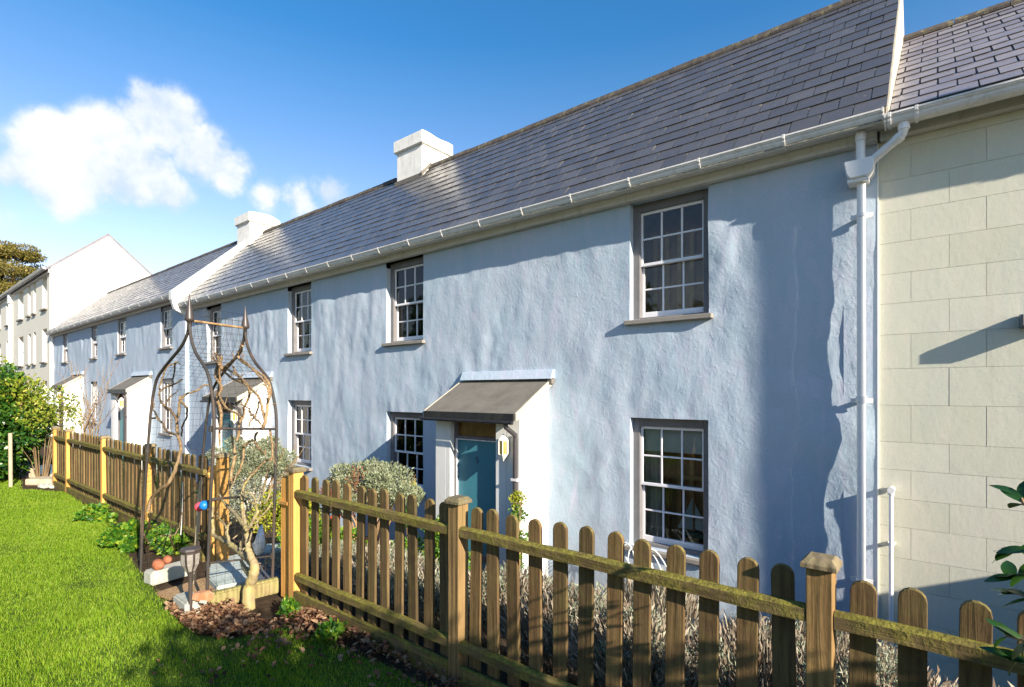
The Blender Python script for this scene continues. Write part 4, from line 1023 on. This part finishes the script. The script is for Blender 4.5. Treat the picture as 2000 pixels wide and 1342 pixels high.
for (a, b, s_, lab) in ((309, 1103, 1.0, 'larger round reddish stone on the kerb'), (327, 1093, .75, 'smaller reddish stone behind the round one')):
    p = at(a, b, z=.24); m = MB(); bm = bmesh.new(); bmesh.ops.create_icosphere(bm, subdivisions=3, radius=1)
    vs_ = []
    for q in bm.verts:
        k = 1 + .12 * nz3(q.co.x * 2, q.co.y * 2, q.co.z * 2 + s_) + .03 * nz3(q.co.x * 8, q.co.y * 8, q.co.z * 8); vs_.append((q.co.x * .060 * k * s_, q.co.y * .04 * k * s_, q.co.z * .042 * k * s_))
    m.add(vs_, [tuple(v_.index for v_ in f.verts) for f in bm.faces], True); bm.free()
    o = m.build('stone', M['terracotta']); o.location = p; tag(o, lab, 'stone')
bq = thing('broken_brick', 'broken orange brick lying on the timber edging', 'brick', loc=at(397, 1165, z=.232)); bq.rotation_euler = (0, R(4), R(25)); bq.scale = (.68, .7, .75)
m = MB(); m.prism([(-.09, -.03), (.08, -.03), (.085, .02), (.03, .045), (-.085, .03)], -.05, .05); m.build('brick_body', M['brickorange'], bq, .008, 2)
m = MB(); m.prism([(.0, -.036), (.088, -.036), (.09, -.005), (.02, -.012)], -.056, -.045); m.build('mortar', M['concrete'], bq, .003)
# solar torch
tp = at(372, 1205, z=.1); tt = thing('solar_torch', 'bronze solar torch light on a stake in front of the arch', 'garden light', loc=tp - Vector((0, 0, .11)))
m = MB(); m.tube([(0, 0, -.0), (0, 0, .40)], [.013, .013], 8); m.build('stake', M['torch'], tt)
m = MB(); m.lathe([(.012, .36), (.020, .40), (.050, .46), (.056, .50), (.058, .555), (.050, .56), (.02, .562)], 8, smooth=False); m.build('torch_head', M['torch'], tt)
for k in range(8):
    a0 = 2 * math.pi * (k + .15) / 8; a1 = 2 * math.pi * (k + .85) / 8; m = MB()
    prf = [(.030, .415), (.0545, .463), (.0600, .50), (.0608, .535)]
    m.add([(r * math.cos(a), r * math.sin(a), z) for r, z in prf for a in (a0, a1)], [(2 * i, 2 * i + 1, 2 * i + 3, 2 * i + 2) for i in range(3)])
    m.build('diffuser', M['torchglass'], tt)
m = MB(); m.lathe([(.064, .548), (.066, .556), (.060, .566), (.01, .568)], 8, smooth=False); m.build('lid', M['torch'], tt)
# coloured ball ended handle and wooden stick
bb = thing('garden_tool', 'dark handle with one pink and one blue ball end on the arch leg', 'garden tool')
for (a, b, mt, nm) in ((390, 990, 'redball', 'pink_ball'), (399, 987, 'blueball', 'blue_ball')):
    p = at(a, b, Y=1.50 - (.02 if nm == 'blue_ball' else 0)); m = MB(); n = 12
    rr_ = .032; m.lathe([(rr_ * math.sin(t) + .0004, rr_ * math.cos(t)) for t in [math.pi * k / 9 for k in range(10)]], 16, p); m.build(nm, M[mt], bb)
m = MB(); m.tube([at(407, 982, Y=1.50), at(414, 976, Y=1.52), at(435, 973, Y=1.6), at(470, 971, Y=1.8)], [.016, .013, .009, .009], 8); m.build('handle', M['iron'], bb)
m = MB(); m.tube([at(378, 1180, Y=1.62), at(383, 1060, Y=1.62), at(388, 985, Y=1.62), at(392, 940, Y=1.62)], .011, 8); tag(m.build('wooden_stick', M['stick']), 'plain wooden stick standing behind the solar torch', 'stick')
m = MB(); m.tube([at(353, 1045, Y=1.85), at(356, 1000, Y=1.87), at(357, 942, Y=1.9)], .004, 6); tag(m.build('plant_cane', M['hose']), 'thin pale cane against the left fence inside the arch', 'cane')
# white folded plastic bag behind the tree
wb = thing('plastic_bag', 'white pointed plastic bag behind the forked little tree', 'bag', loc=at(503, 1048, Y=2.15))
m = MB(); m.add([(-.02, 0, -.17), (.05, .03, -.14), (.07, .02, .0), (.085, .0, .12), (.02, .0, .08), (-.03, .02, -.02), (-.10, .0, -.08), (-.11, .02, -.16), (0, -.03, -.05), (.02, .06, -.06)],
           [(0, 1, 8), (1, 2, 8), (2, 3, 8), (3, 4, 8), (4, 5, 8), (5, 0, 8), (5, 6, 0), (6, 7, 0), (0, 1, 9), (1, 2, 9), (2, 3, 9), (3, 4, 9), (4, 5, 9), (5, 0, 9)], True)
m.build('bag_sheet', M['whiteplastic'], wb)

# ------------------------------------------------------------------ foliage
def leafcloud(name, centres, n, size, m, parent=None, aspect=2.4, bend=.25, flat=.0, upbias=0, jitter=.3):
    """n leaves in ellipsoids [(cx,cy,cz,rx,ry,rz,weight)], mostly near the shell; each leaf a bent blade of 4 triangles"""
    W = np.array([c[6] for c in centres], float); W /= W.sum()
    idx = rng.choice(len(centres), n, p=W); C_ = np.array([c[:6] for c in centres])[idx]
    d = rng.normal(size=(n, 3)); d /= np.linalg.norm(d, axis=1)[:, None]
    r = rng.random(n) ** .33 * .75 + .25
    r *= 1 + rng.normal(0, jitter * .3, n)
    P_ = C_[:, :3] + d * C_[:, 3:] * r[:, None]
    ax = d * .6 + rng.normal(size=(n, 3)) * .6; ax[:, 2] += upbias; ax /= np.linalg.norm(ax, axis=1)[:, None]
    sd_ = np.cross(ax, rng.normal(size=(n, 3))); sd_ /= np.linalg.norm(sd_, axis=1)[:, None]
    nn = np.cross(ax, sd_)
    s = size * rng.uniform(.6, 1.25, n)[:, None]; w = s / aspect / 2
    V = np.empty((n, 6, 3))
    V[:, 0] = P_; V[:, 1] = P_ + ax * s * .35 + sd_ * w; V[:, 2] = P_ + ax * s * .35 - sd_ * w
    V[:, 3] = P_ + ax * s * .75 + sd_ * w * .8 + nn * s * bend * .35; V[:, 4] = P_ + ax * s * .75 - sd_ * w * .8 + nn * s * bend * .35; V[:, 5] = P_ + ax * s + nn * s * bend
    b = (np.arange(n) * 6)[:, None]
    F = np.concatenate([b + [0, 1, 2], b + [2, 1, 3], b + [2, 3, 4], b + [4, 3, 5]])
    return link(name, npmesh(name, V.reshape(-1, 3), F, m), parent)
def clumps(c, rad, n, sub, seed=0, flatz=1.0):
    r_ = random.Random(seed); out_ = []
    for _ in range(n):
        while True:
            v_ = Vector((r_.uniform(-1, 1), r_.uniform(-1, 1), r_.uniform(-1, 1)))
            if v_.length < 1: break
        s = sub * r_.uniform(.6, 1.3)
        out_.append((c[0] + v_.x * rad[0], c[1] + v_.y * rad[1], c[2] + v_.z * rad[2], s, s, s * flatz, s * s))
    return out_
# laurel at the left
lb = thing('laurel_bush', 'large leafy laurel bush at the left edge behind the lawn', 'bush')
cl = clumps((-12.4, 1.30, 1.0), (.72, .72, .85), 46, .30, 1)
leafcloud('foliage', cl, 30000, .085, M['laurel'], lb, 2.2)
cl = clumps((-12.4, 1.30, 1.62), (.70, .70, .42), 26, .25, 2)
leafcloud('young_foliage', cl, 7000, .08, M['laureltop'], lb, 2.4, upbias=.6)
m = MB()
for k in range(9):
    a = k * .7; m.tube([(-12.3 + .1 * math.cos(a), 1.35 + .1 * math.sin(a), 0), (-12.3 + .35 * math.cos(a), 1.35 + .4 * math.sin(a), .9), (-12.3 + .6 * math.cos(a), 1.35 + .7 * math.sin(a), 1.8)], [.025, .017, .006], 6)
m.build('stem', M['vine'], lb)
m = MB(); m.tube([at(21, 952, z=.1), at(20, 846, Y=at(21, 952, z=.1).y)], .026, 8); tag(m.build('tree_stake', M['stick']), 'pale round stake standing before the laurel bush', 'stake')
tb = thing('shrub', 'orange-stemmed leggy shrub between laurel bush and fence end', 'shrub')
b0 = Vector((-11.9, 1.95, .08)); m = MB()
for k in range(18):
    dx_, dy_ = random.uniform(-.35, .35), random.uniform(-.35, .35); h = random.uniform(.7, 1.5)
    m.tube([b0 + Vector((dx_ * .2, dy_ * .2, 0)), b0 + Vector((dx_ * .5, dy_ * .5, h * .5)), b0 + Vector((dx_ * 1.2, dy_ * 1.2, h))], [.009, .006, .002], 5)
m.build('stem', M['vine'], tb)
leafcloud('foliage', clumps((-11.9, 1.95, 1.25), (.4, .4, .4), 14, .17, 5), 1500, .06, M['laureltop'], tb, 2.6)
# strap of low plants by the fence left of the arch
for i, (a, b, s_, n, lab) in enumerate(((222, 1070, .22, 1500, 'low green strawberry plant at the lawn edge left of the arch'), (318, 1060, .22, 1700, 'green leafy plant behind the reddish stones'), (360, 1068, .14, 700, 'small green plant beside the torch and left fence'), (250, 1045, .2, 1100, 'low green plant against the left fence foot'), (190, 1015, .2, 900, 'low green plant farthest along the left fence'))):
    p = at(a, b, z=.12); p.y = min(p.y, 1.85)
    o = leafcloud('low_plant', clumps((p.x, p.y, .17), (s_, s_ * .8, .08), 9, .07, i, .8), n, .05, M['greenleaf'], None, 1.5)
    tag(o, lab, 'plant', 'low green plants by the left fence')
# grassy shoots at foot of right fence
for i, (x, lab) in enumerate(((-3.3, 'small dark-leaved plant at the foot of the gate post'), (-2.85, 'small yellow-green tuft among the dry leaves by the fence'))):
    o = leafcloud('low_plant', clumps((x, 1.78, .14), (.10, .05, .035), 5, .035, 40 + i), 230, .05, M['greenleaf'], None, 3.0, upbias=.8); tag(o, lab, 'plant')

# dry leaf litter
n = 2500
LX, LY = [], []
while len(LX) < n:
    x = random.uniform(-4.1, -1.2); y = random.uniform(.95, 1.92)
    if x < -3.3: ok = y > edge_y(x) - .02 and y < 1.62 and x > -4.1
    else: ok = random.random() < math.exp(-max(0, 1.90 - y - .04) / (.15 if x < -2.9 else .07)) * (1.0 if x < -2.9 else .42 if x < -2.2 else .25) or random.random() < .012
    if ok: LX.append(x); LY.append(y)
LX, LY = np.array(LX), np.array(LY)
ang = rng.uniform(0, 2 * np.pi, n); tl = rng.uniform(-.7, .7, n); s = rng.uniform(.006, .021, n) * (1 + .3 * (rng.random(n) < .08))
ax = np.c_[np.cos(ang) * np.cos(tl), np.sin(ang) * np.cos(tl), np.sin(tl)]; sdv = np.c_[-np.sin(ang), np.cos(ang), rng.uniform(-.5, .5, n)]
sdv /= np.linalg.norm(sdv, axis=1)[:, None]; nn = np.cross(ax, sdv); nn *= np.sign(nn[:, 2])[:, None]
P0 = np.c_[LX, LY, .118 + rng.uniform(0, .035, n)]; S = s[:, None]; curl = rng.uniform(-.2, .9, n)[:, None]
V = np.empty((n, 7, 3))
V[:, 0] = P0 - ax * S; V[:, 1] = P0 - ax * S * .4 + sdv * S * .7 + nn * S * curl; V[:, 2] = P0 + ax * S * .5 + sdv * S * .6 + nn * S * curl * 1.2
V[:, 3] = P0 + ax * S * 1.15 + nn * S * curl; V[:, 4] = P0 + ax * S * .5 - sdv * S * .6 + nn * S * curl; V[:, 5] = P0 - ax * S * .4 - sdv * S * .7 + nn * S * curl * .8; V[:, 6] = P0
b = (np.arange(n) * 7)[:, None]
F = np.concatenate([b + [6, i, (i + 1) % 6] for i in range(6)])
lo = link('dry_leaves', npmesh('dry_leaves', V.reshape(-1, 3), F, M['dry'])); lo['kind'] = 'stuff'; lo['label'] = 'brown fallen leaves along the foot of the fence'

# lavender hedge behind the right fence: separate bushes
def lavender(x, y, label, r=.28, top=.45, seed=0, n=3600):
    z0 = ground_z(x, y)
    t = thing('lavender_bush', label, 'bush', 'faded lavender bushes behind the fence', (x, y, z0))
    h = top - z0
    nn_ = n; a = rng.uniform(0, 2 * np.pi, nn_); rr = np.sqrt(rng.random(nn_)); ph = rr * 1.05
    ln = h * rng.uniform(.72, 1.06, nn_)
    base = np.c_[np.cos(a) * rr * r * .3, np.sin(a) * rr * r * .3, np.full(nn_, -.05)]
    tip = np.c_[np.cos(a) * rr * r * 1.25, np.sin(a) * rr * r * 1.25, ln * np.cos(ph * .62)]
    base = base + (tip - base) * rng.uniform(.45, .85, nn_)[:, None] ; tip = tip + rng.normal(0, .02, (nn_, 3))
    dv = tip - base; L_ = np.linalg.norm(dv, axis=1)[:, None]; dv /= L_
    s1 = np.cross(dv, rng.normal(size=(nn_, 3))); s1 /= np.linalg.norm(s1, axis=1)[:, None]
    w = .0019
    V = np.empty((nn_, 6, 3)); V[:, 0] = base - s1 * w; V[:, 1] = base + s1 * w; V[:, 2] = base + dv * L_ * .75 + s1 * w + rng.normal(0, .008, (nn_, 3)); V[:, 3] = V[:, 2] - s1 * w * 2
    V[:, 4] = V[:, 2] + dv * L_ * .12 + s1 * .004; V[:, 5] = tip
    b_ = (np.arange(nn_) * 6)[:, None]; F_ = np.concatenate([b_ + [0, 1, 2], b_ + [0, 2, 3], b_ + [3, 4, 5], b_ + [3, 2, 4]])
    link('stalks', npmesh('stalks', V.reshape(-1, 3), F_, M['lav']), t)
    leafcloud('foliage', clumps((0, 0, h * .66), (r * .95, r * .95, h * .30), 24, .09, seed), 7500, .026, M['lavdark'], t, 5.0, upbias=.7)
labs = ['lavender bush just right of the tall front fence post', 'lavender bush behind the front fence post', 'lavender bush below the sill of the nearest lower window', 'lavender bush between window and nearest porch', 'lavender bush in front of the white porch side',
        'lavender bush in front of the teal door', 'lavender bush left of the middle fence post', 'lavender bush near the pink lantern', 'lavender bush at the left end of the hedge', 'lavender bush at the right edge of the frame', 'taller lavender bush against the lower garden', 'lavender bush low beside the downpipe foot']
lx_ = [-.15, -.62, -1.12, -1.65, -2.15, -2.68, -3.2, -3.75, -4.25, .42, -1.4, -.4]
for i, x in enumerate(lx_):
    y = 2.52 + .12 * math.sin(i * 2.1) + (.55 if i in (10, 11) else 0); lavender(x, y, labs[i], .31, [.50, .50, .48, .44, .42, .38, .33, .30, .2, .52, .42, .45][i] - .02, i)

def silver_shrub(x, y, z0, ztop, rx, label, seed, red=True, n=9000):
    t = thing('silver_shrub', label, 'shrub', None, (x, y, z0))
    h = ztop - z0
    st = MB(); r_ = random.Random(seed)
    for k in range(20):
        a = r_.uniform(0, 6.28); q = r_.uniform(.3, 1) * rx
        st.tube([(0, 0, -.05), (math.cos(a) * q * .45, math.sin(a) * q * .45, h * .5), (math.cos(a) * q, math.sin(a) * q, h * r_.uniform(.7, .92))], [.014, .009, .003], 5)
    st.build('stem', M['vine'], t)
    cl = clumps((0, 0, h * .76), (rx * 1.0, rx * .75, h * .17), 40, .11, seed, .8)
    leafcloud('foliage', cl, n * 2, .034, M['silver'], t, 3.6, upbias=.5)
    if not red: leafcloud('lower_foliage', clumps((0, 0, h * .48), (rx * .9, rx * .8, h * .22), 26, .12, seed + 8), 9000, .034, M['lavdark'], t, 3.4, upbias=.4)
    if red: leafcloud('seed_heads', clumps((-.08, -rx * .5, h * .70), (rx * .6, rx * .25, h * .06), 10, .07, seed + 3), 1600, .028, M['redseed'], t, 3.5); leafcloud('seed_spray', clumps((0, -rx * .3, h * .84), (rx * .9, rx * .4, h * .10), 10, .06, seed + 4), 500, .03, M['redseed'], t, 4)['kind'] = 'stuff'
silver_shrub(-4.70, 3.4, -.42, .86, .60, 'silver-leaved shrub with reddish seed heads in front of the middle windows', 11)
silver_shrub(-7.1, 3.35, -.40, 1.02, .70, 'taller silver-green shrub seen through the right half of the arch', 12, False)
o = leafcloud('evergreen_shrub', clumps((-5.3, 2.9, .32), (.42, .3, .24), 18, .12, 21), 4200, .04, M['yellowleaf'], None, 1.8); tag(o, 'yellow-green variegated shrub behind the gate opening', 'shrub')
o = leafcloud('evergreen_shrub', clumps((-4.6, 2.75, .05), (.4, .3, .35), 18, .12, 22), 4500, .045, M['greenleaf'], None, 1.8); tag(o, 'green leafy shrub behind the orange gate board', 'shrub')
o = leafcloud('evergreen_shrub', clumps((-3.9, 3.6, .0), (.5, .3, .25), 18, .12, 23), 4000, .04, M['greenleaf'], None, 1.8); tag(o, 'low green shrub in front of the teal door step', 'shrub')
for i, (x, y, zt, lab) in enumerate(((-3.50, 4.45, .50, 'slender yellow-green shrub right of the teal door'), (-5.35, 4.5, .42, 'slender yellow-green shrub left of the teal door'))):
    z0 = ground_z(x, y); t_r = thing('yellow_shrub', lab, 'shrub', loc=(x, y, z0)); h = zt - z0; st_ = MB()
    for k in range(7): st_.tube([(0, 0, -.05), (random.uniform(-.04, .04), random.uniform(-.04, .04), h * .6), (random.uniform(-.08, .08), random.uniform(-.08, .08), h * .95)], [.008, .005, .002], 5)
    st_.build('stem', M['vine'], t_r)
    leafcloud('foliage', clumps((0, 0, h * .72), (.07, .07, h * .24), 9, .05, 30 + i), 620, .034, M['greenleaf'], t_r, 1.8); leafcloud('young_foliage', clumps((0, 0, h * .95), (.06, .06, .07), 5, .04, 34 + i), 380, .026, M['yellowleaf'], t_r, 1.6)
for i in range(7):
    x = -8.6 - i * .95; y = 2.7 + .2 * (i % 2)
    o = leafcloud('garden_shrub', clumps((x, y, .05), (.40, .3, .35), 14, .12, 50 + i), 2600, .045, M['lavdark'] if i % 2 else M['darkleaf'], None, 2.0, upbias=.4)
    tag(o, ['greyish', 'dark green'][(i + 1) % 2] + ' low shrub behind the left fence, ' + ['nearest the arch', 'second from the arch', 'third from the arch', 'at the middle of the fence', 'third from the far end', 'second from the far end', 'at the far end'][i], 'shrub', 'low shrubs behind the left fence')
# pot, lantern and hoses behind the fence
def pot(name, px, py, Y, r, h, mat, label, cat):
    p = at(px, py, Y=Y); t = thing(name, label, cat, loc=p); m = MB(); m.lathe([(r * .75, -h / 2), (r, h / 2 - .02), (r * 1.08, h / 2 - .02), (r * 1.08, h / 2), (r * .9, h / 2)], 16); m.build('pot_body', mat, t)
    z0 = ground_z(p.x, p.y); s = MB(); s.tube([(0, 0, z0 - p.z), (0, 0, -h / 2)], .012, 6); s.build('pole', M['stick'], t); return t
pot('bird_feeder', 655, 1020, 2.9, .045, .12, M['orangecup'], 'orange feeder on a pole behind the third picket from the gate', 'feeder')
pot('garden_lantern', 752, 1075, 2.35, .035, .13, M['pinkpot'], 'pale pink lantern seen between pickets of the middle panel', 'lantern')
hz = MB()
for k in range(5):
    cx_ = -2.75 + .12 * k; a0 = k * 1.3
    hz.tube([(cx_ + .16 * math.cos(a0 + t) * (1 - .03 * k), 5.35 + .08 * math.sin(a0 + t), -.35 + .24 * math.sin(t * 1.0 + k)) for t in [i * .35 for i in range(17)]], .008, 6)
hz.tube([(-2.78, 5.5, -.28), (-2.7, 5.45, -.35), (-2.62, 5.4, -.55), (-2.68, 5.45, -.9), (-2.8, 5.5, -1.05)], .009, 6)
tag(hz.build('garden_hose', M['hose']), 'coils of pale blue-white hose under the nearest lower window', 'hose')
# bare twiggy shrub in front of farthest porch
tb = thing('bare_shrub', 'bare twiggy shrub in front of the farthest white porch', 'shrub', loc=(-15.5, 3.4, -.5)); m = MB()
for k in range(22):
    a = random.uniform(-1, 1); q = random.uniform(.8, 1.4)
    pth = [(0, 0, 0), (a * .3, random.uniform(-.2, .2), 1.2), (a * q, random.uniform(-.5, .5), random.uniform(1.8, 2.9))]; m.tube(pth, [.012, .008, .003], 5)
    for j in range(3):
        t_0 = Vector(pth[1]).lerp(Vector(pth[2]), random.random()); m.tube([t_0, t_0 + Vector((random.uniform(-.3, .4), random.uniform(-.2, .2), random.uniform(.1, .4)))], [.005, .002], 4)
m.build('branch', M['vine'], tb)
# stone steps at the left
for i, (a, b, c_, d_, mt, lab) in enumerate((((48, 948), (98, 948), .30, .10, 'sandstone', 'pale sandstone step at the end of the lawn'), ((55, 934), (108, 934), .22, .17, 'brickorange', 'brownish upper step behind the pale step'))):
    p, q = at(*a, z=.08), at(*b, z=.08); m = MB(); d0 = q - p; m.box(0, d0.length, 0, c_, 0, d_); o = m.build('stone_step', M[mt] if i == 0 else M['sandstone'], None, .012, 2); o.location = p; o.rotation_euler = (0, 0, math.atan2(d0.y, d0.x)); tag(o, lab, 'step')
cb = MB()
bm = bmesh.new(); bmesh.ops.create_icosphere(bm, subdivisions=2, radius=1)
for k in range(60):
    s_ = random.uniform(.02, .05); p = at(random.uniform(80, 128), random.uniform(942, 953), z=.1)
    cb.add([p + Vector((q.co.x * s_ * (1 + .2 * nz3(q.co.x + k, q.co.y, 1)), q.co.y * s_, q.co.z * s_ * .7)) for q in bm.verts], [tuple(v_.index for v_ in f.verts) for f in bm.faces], True)
bm.free(); o = cb.build('pebbles', M['concrete']); o['kind'] = 'stuff'; o['label'] = 'grey pebbles beside the sandstone step'
m = MB(); m.prism([(-.15, 0), (.15, 0), (.18, .14), (-.18, .14)], -.15, .15); o = m.build('plant_tub', M['bluebox'], None, .01); o.location = at(92, 925, z=.15); tag(o, 'dark blue plant tub at the far fence end', 'tub')

# pine behind the cream building
pt = thing('pine_tree', 'spreading pine tree rising behind the cream building', 'tree', loc=(-75, 9.9, 0))
m = MB(); m.tube([(0, 0, -1), (.3, 0, 8), (.1, .2, 14)], [.5, .38, .18], 8); m.build('trunk', M['vine'], pt)
cl = []
r_ = random.Random(4)
for k in range(100):
    zz = r_.uniform(8.5, 16.6); rad = 3.9 * (1 - ((zz - 12) / 5.2) ** 2 * .8) if zz > 12 else 3.4
    a = r_.uniform(0, 6.28); q = rad * math.sqrt(r_.random()); s = r_.uniform(.55, 1.0); cl.append((math.cos(a) * q, math.sin(a) * q, zz, s * 1.25, s * 1.25, s * .5, s * s))
leafcloud('crown', cl, 60000, .22, M['pine'], pt, 3.0, upbias=.3)

# leafy evergreen on the right whose tips reach into the frame and whose shade falls on lawn and fence
eb = thing('evergreen_bush', 'dark glossy-leaved bush at the right edge whose leaf tips reach into view', 'bush')
cl = clumps((1.95, .85, 1.0), (.75, .95, .95), 60, .27, 61) + clumps((2.75, -.05, 1.45), (.85, 1.0, 1.2), 80, .33, 62)
leafcloud('foliage', cl, 44000, .085, M['darkleaf'], eb, 2.3)
m = MB()
for k in range(12):
    a = k * .55; m.tube([(1.75, .55, 0), (1.75 + .3 * math.cos(a), .55 + .35 * math.sin(a), .8), (1.75 + .65 * math.cos(a), .55 + .7 * math.sin(a), 1.6)], [.03, .018, .006], 6)
sprigs = [((2060, 1010), (2000, 985), (1990, 960)), ((2080, 1080), (2010, 1075), (1968, 1080)), ((2070, 1120), (2010, 1120), (1975, 1130)), ((2080, 1290), (2010, 1255), (1965, 1240)), ((2080, 1330), (2020, 1300), (1985, 1290)), ((2090, 1180), (2020, 1170), (1990, 1160))]
lv, lf = [], []
for a, b, c_ in sprigs:
    p = [at(*a, Y=1.55), at(*b, Y=1.62), at(*c_, Y=1.66)]; m.tube([Vector((1.3, 1.0, 1.0)), p[0], p[1], p[2]], [.008, .005, .004, .003], 5)
m.build('branch', M['vine'], eb)
def big_leaf(mb_, p, d, up_, L_, w):
    d = d.normalized(); s_ = d.cross(up_).normalized(); n_ = s_.cross(d)
    n0 = 5; vs_ = []
    for i in range(n0 + 1):
        t = i / n0; ww = w * math.sin(math.pi * min(.98, t * .9 + .08)) ** .8; c_ = p + d * L_ * t + n_ * (-.25 * L_ * t * t)
        vs_ += [c_ + s_ * ww + n_ * .15 * ww, c_, c_ - s_ * ww + n_ * .15 * ww]
    mb_.add(vs_, [(i * 3 + k, i * 3 + k + 1, i * 3 + k + 4, i * 3 + k + 3) for i in range(n0) for k in range(2)], True)
r_ = random.Random(9)
for a, b, c_ in sprigs:
    p1, p2 = at(*b, Y=1.62), at(*c_, Y=1.66)
    for k in range(7):
        q = p1.lerp(p2, k / 6); dd = (p2 - p1).normalized() * .6 + Vector((r_.uniform(-.6, .5), r_.uniform(-.5, .5), r_.uniform(-.5, .7)))
        bl = MB(); big_leaf(bl, q, dd, Vector((r_.uniform(-.3, .3), r_.uniform(-.5, .1), 1)), r_.uniform(.045, .065), r_.uniform(.010, .015)); bl.build('leaf', M['darkleaf'], eb)

# unseen pole added at the right to throw shade across the blue wall
tp_ = thing('added_shade_pole', 'unseen timber pole added outside the frame at right to shade the blue wall', 'pole', loc=(6.65, 3.815, ground_z(6.65, 3.815)))
m = MB(); m.tube([(0, 0, -.5), (0, 0, 7.72)], [.066, .058], 14); m.build('pole_shaft', M['pole'], tp_)
m = MB(); m.lathe([(.058, 0), (.064, .02), (.02, .07)], 12, (0, 0, 7.72)); m.build('pole_cap', M['iron'], tp_)
# garden boundary wall at right
bw = thing('garden_wall', 'rendered boundary wall between the lower gardens, outside the frame at right', 'wall')
m = MB(); m.box(3.0, 3.2, 2.15, 5.70, -1.5, 1.20); m.build('wall', M['whiterender'], bw, .01)
m = MB(); m.box(2.97, 3.23, 2.12, 5.70, 1.202, 1.25); m.build('coping', M['concrete'], bw, .006)
# trees on the far side of the lawn, seen only as reflections in the panes
for i, (x, y, h, lab) in enumerate(((-7, -12, 8.5, 'broad garden tree across the lawn behind the camera, nearest'), (-14, -13, 10, 'tall garden tree behind the camera, second along'), (-22, -12, 9, 'garden tree behind the camera, third along'), (-31, -14, 11, 'tall garden tree behind the camera, fourth along'), (-2, -14, 9, 'garden tree straight behind the camera'), (-41, -12, 9, 'garden tree behind the camera, farthest along'))):
    t_ = thing('garden_tree', lab, 'tree', 'trees across the lawn behind the camera', (x, y - 3, 0)); h *= .8
    m = MB(); m.tube([(0, 0, -.2), (.2, 0, h * .4), (0, .1, h * .8)], [.28, .2, .06], 8)
    for k in range(7):
        a = k * .9; m.tube([(.1, 0, h * (.3 + .06 * k)), (math.cos(a) * 1.2, math.sin(a) * 1.2, h * (.45 + .06 * k)), (math.cos(a) * 2.2, math.sin(a) * 2.2, h * (.52 + .06 * k))], [.09, .06, .02], 5)
    m.build('trunk', M['vine'], t_)
    leafcloud('crown', clumps((0, 0, h * .6), (2.9, 2.6, h * .38), 40, .9, 70 + i), 7000, .34, M['darkleaf'], t_, 2.0)
print('tris approx', sum(len(o.data.polygons) for o in COL.objects if o.type == 'MESH'))
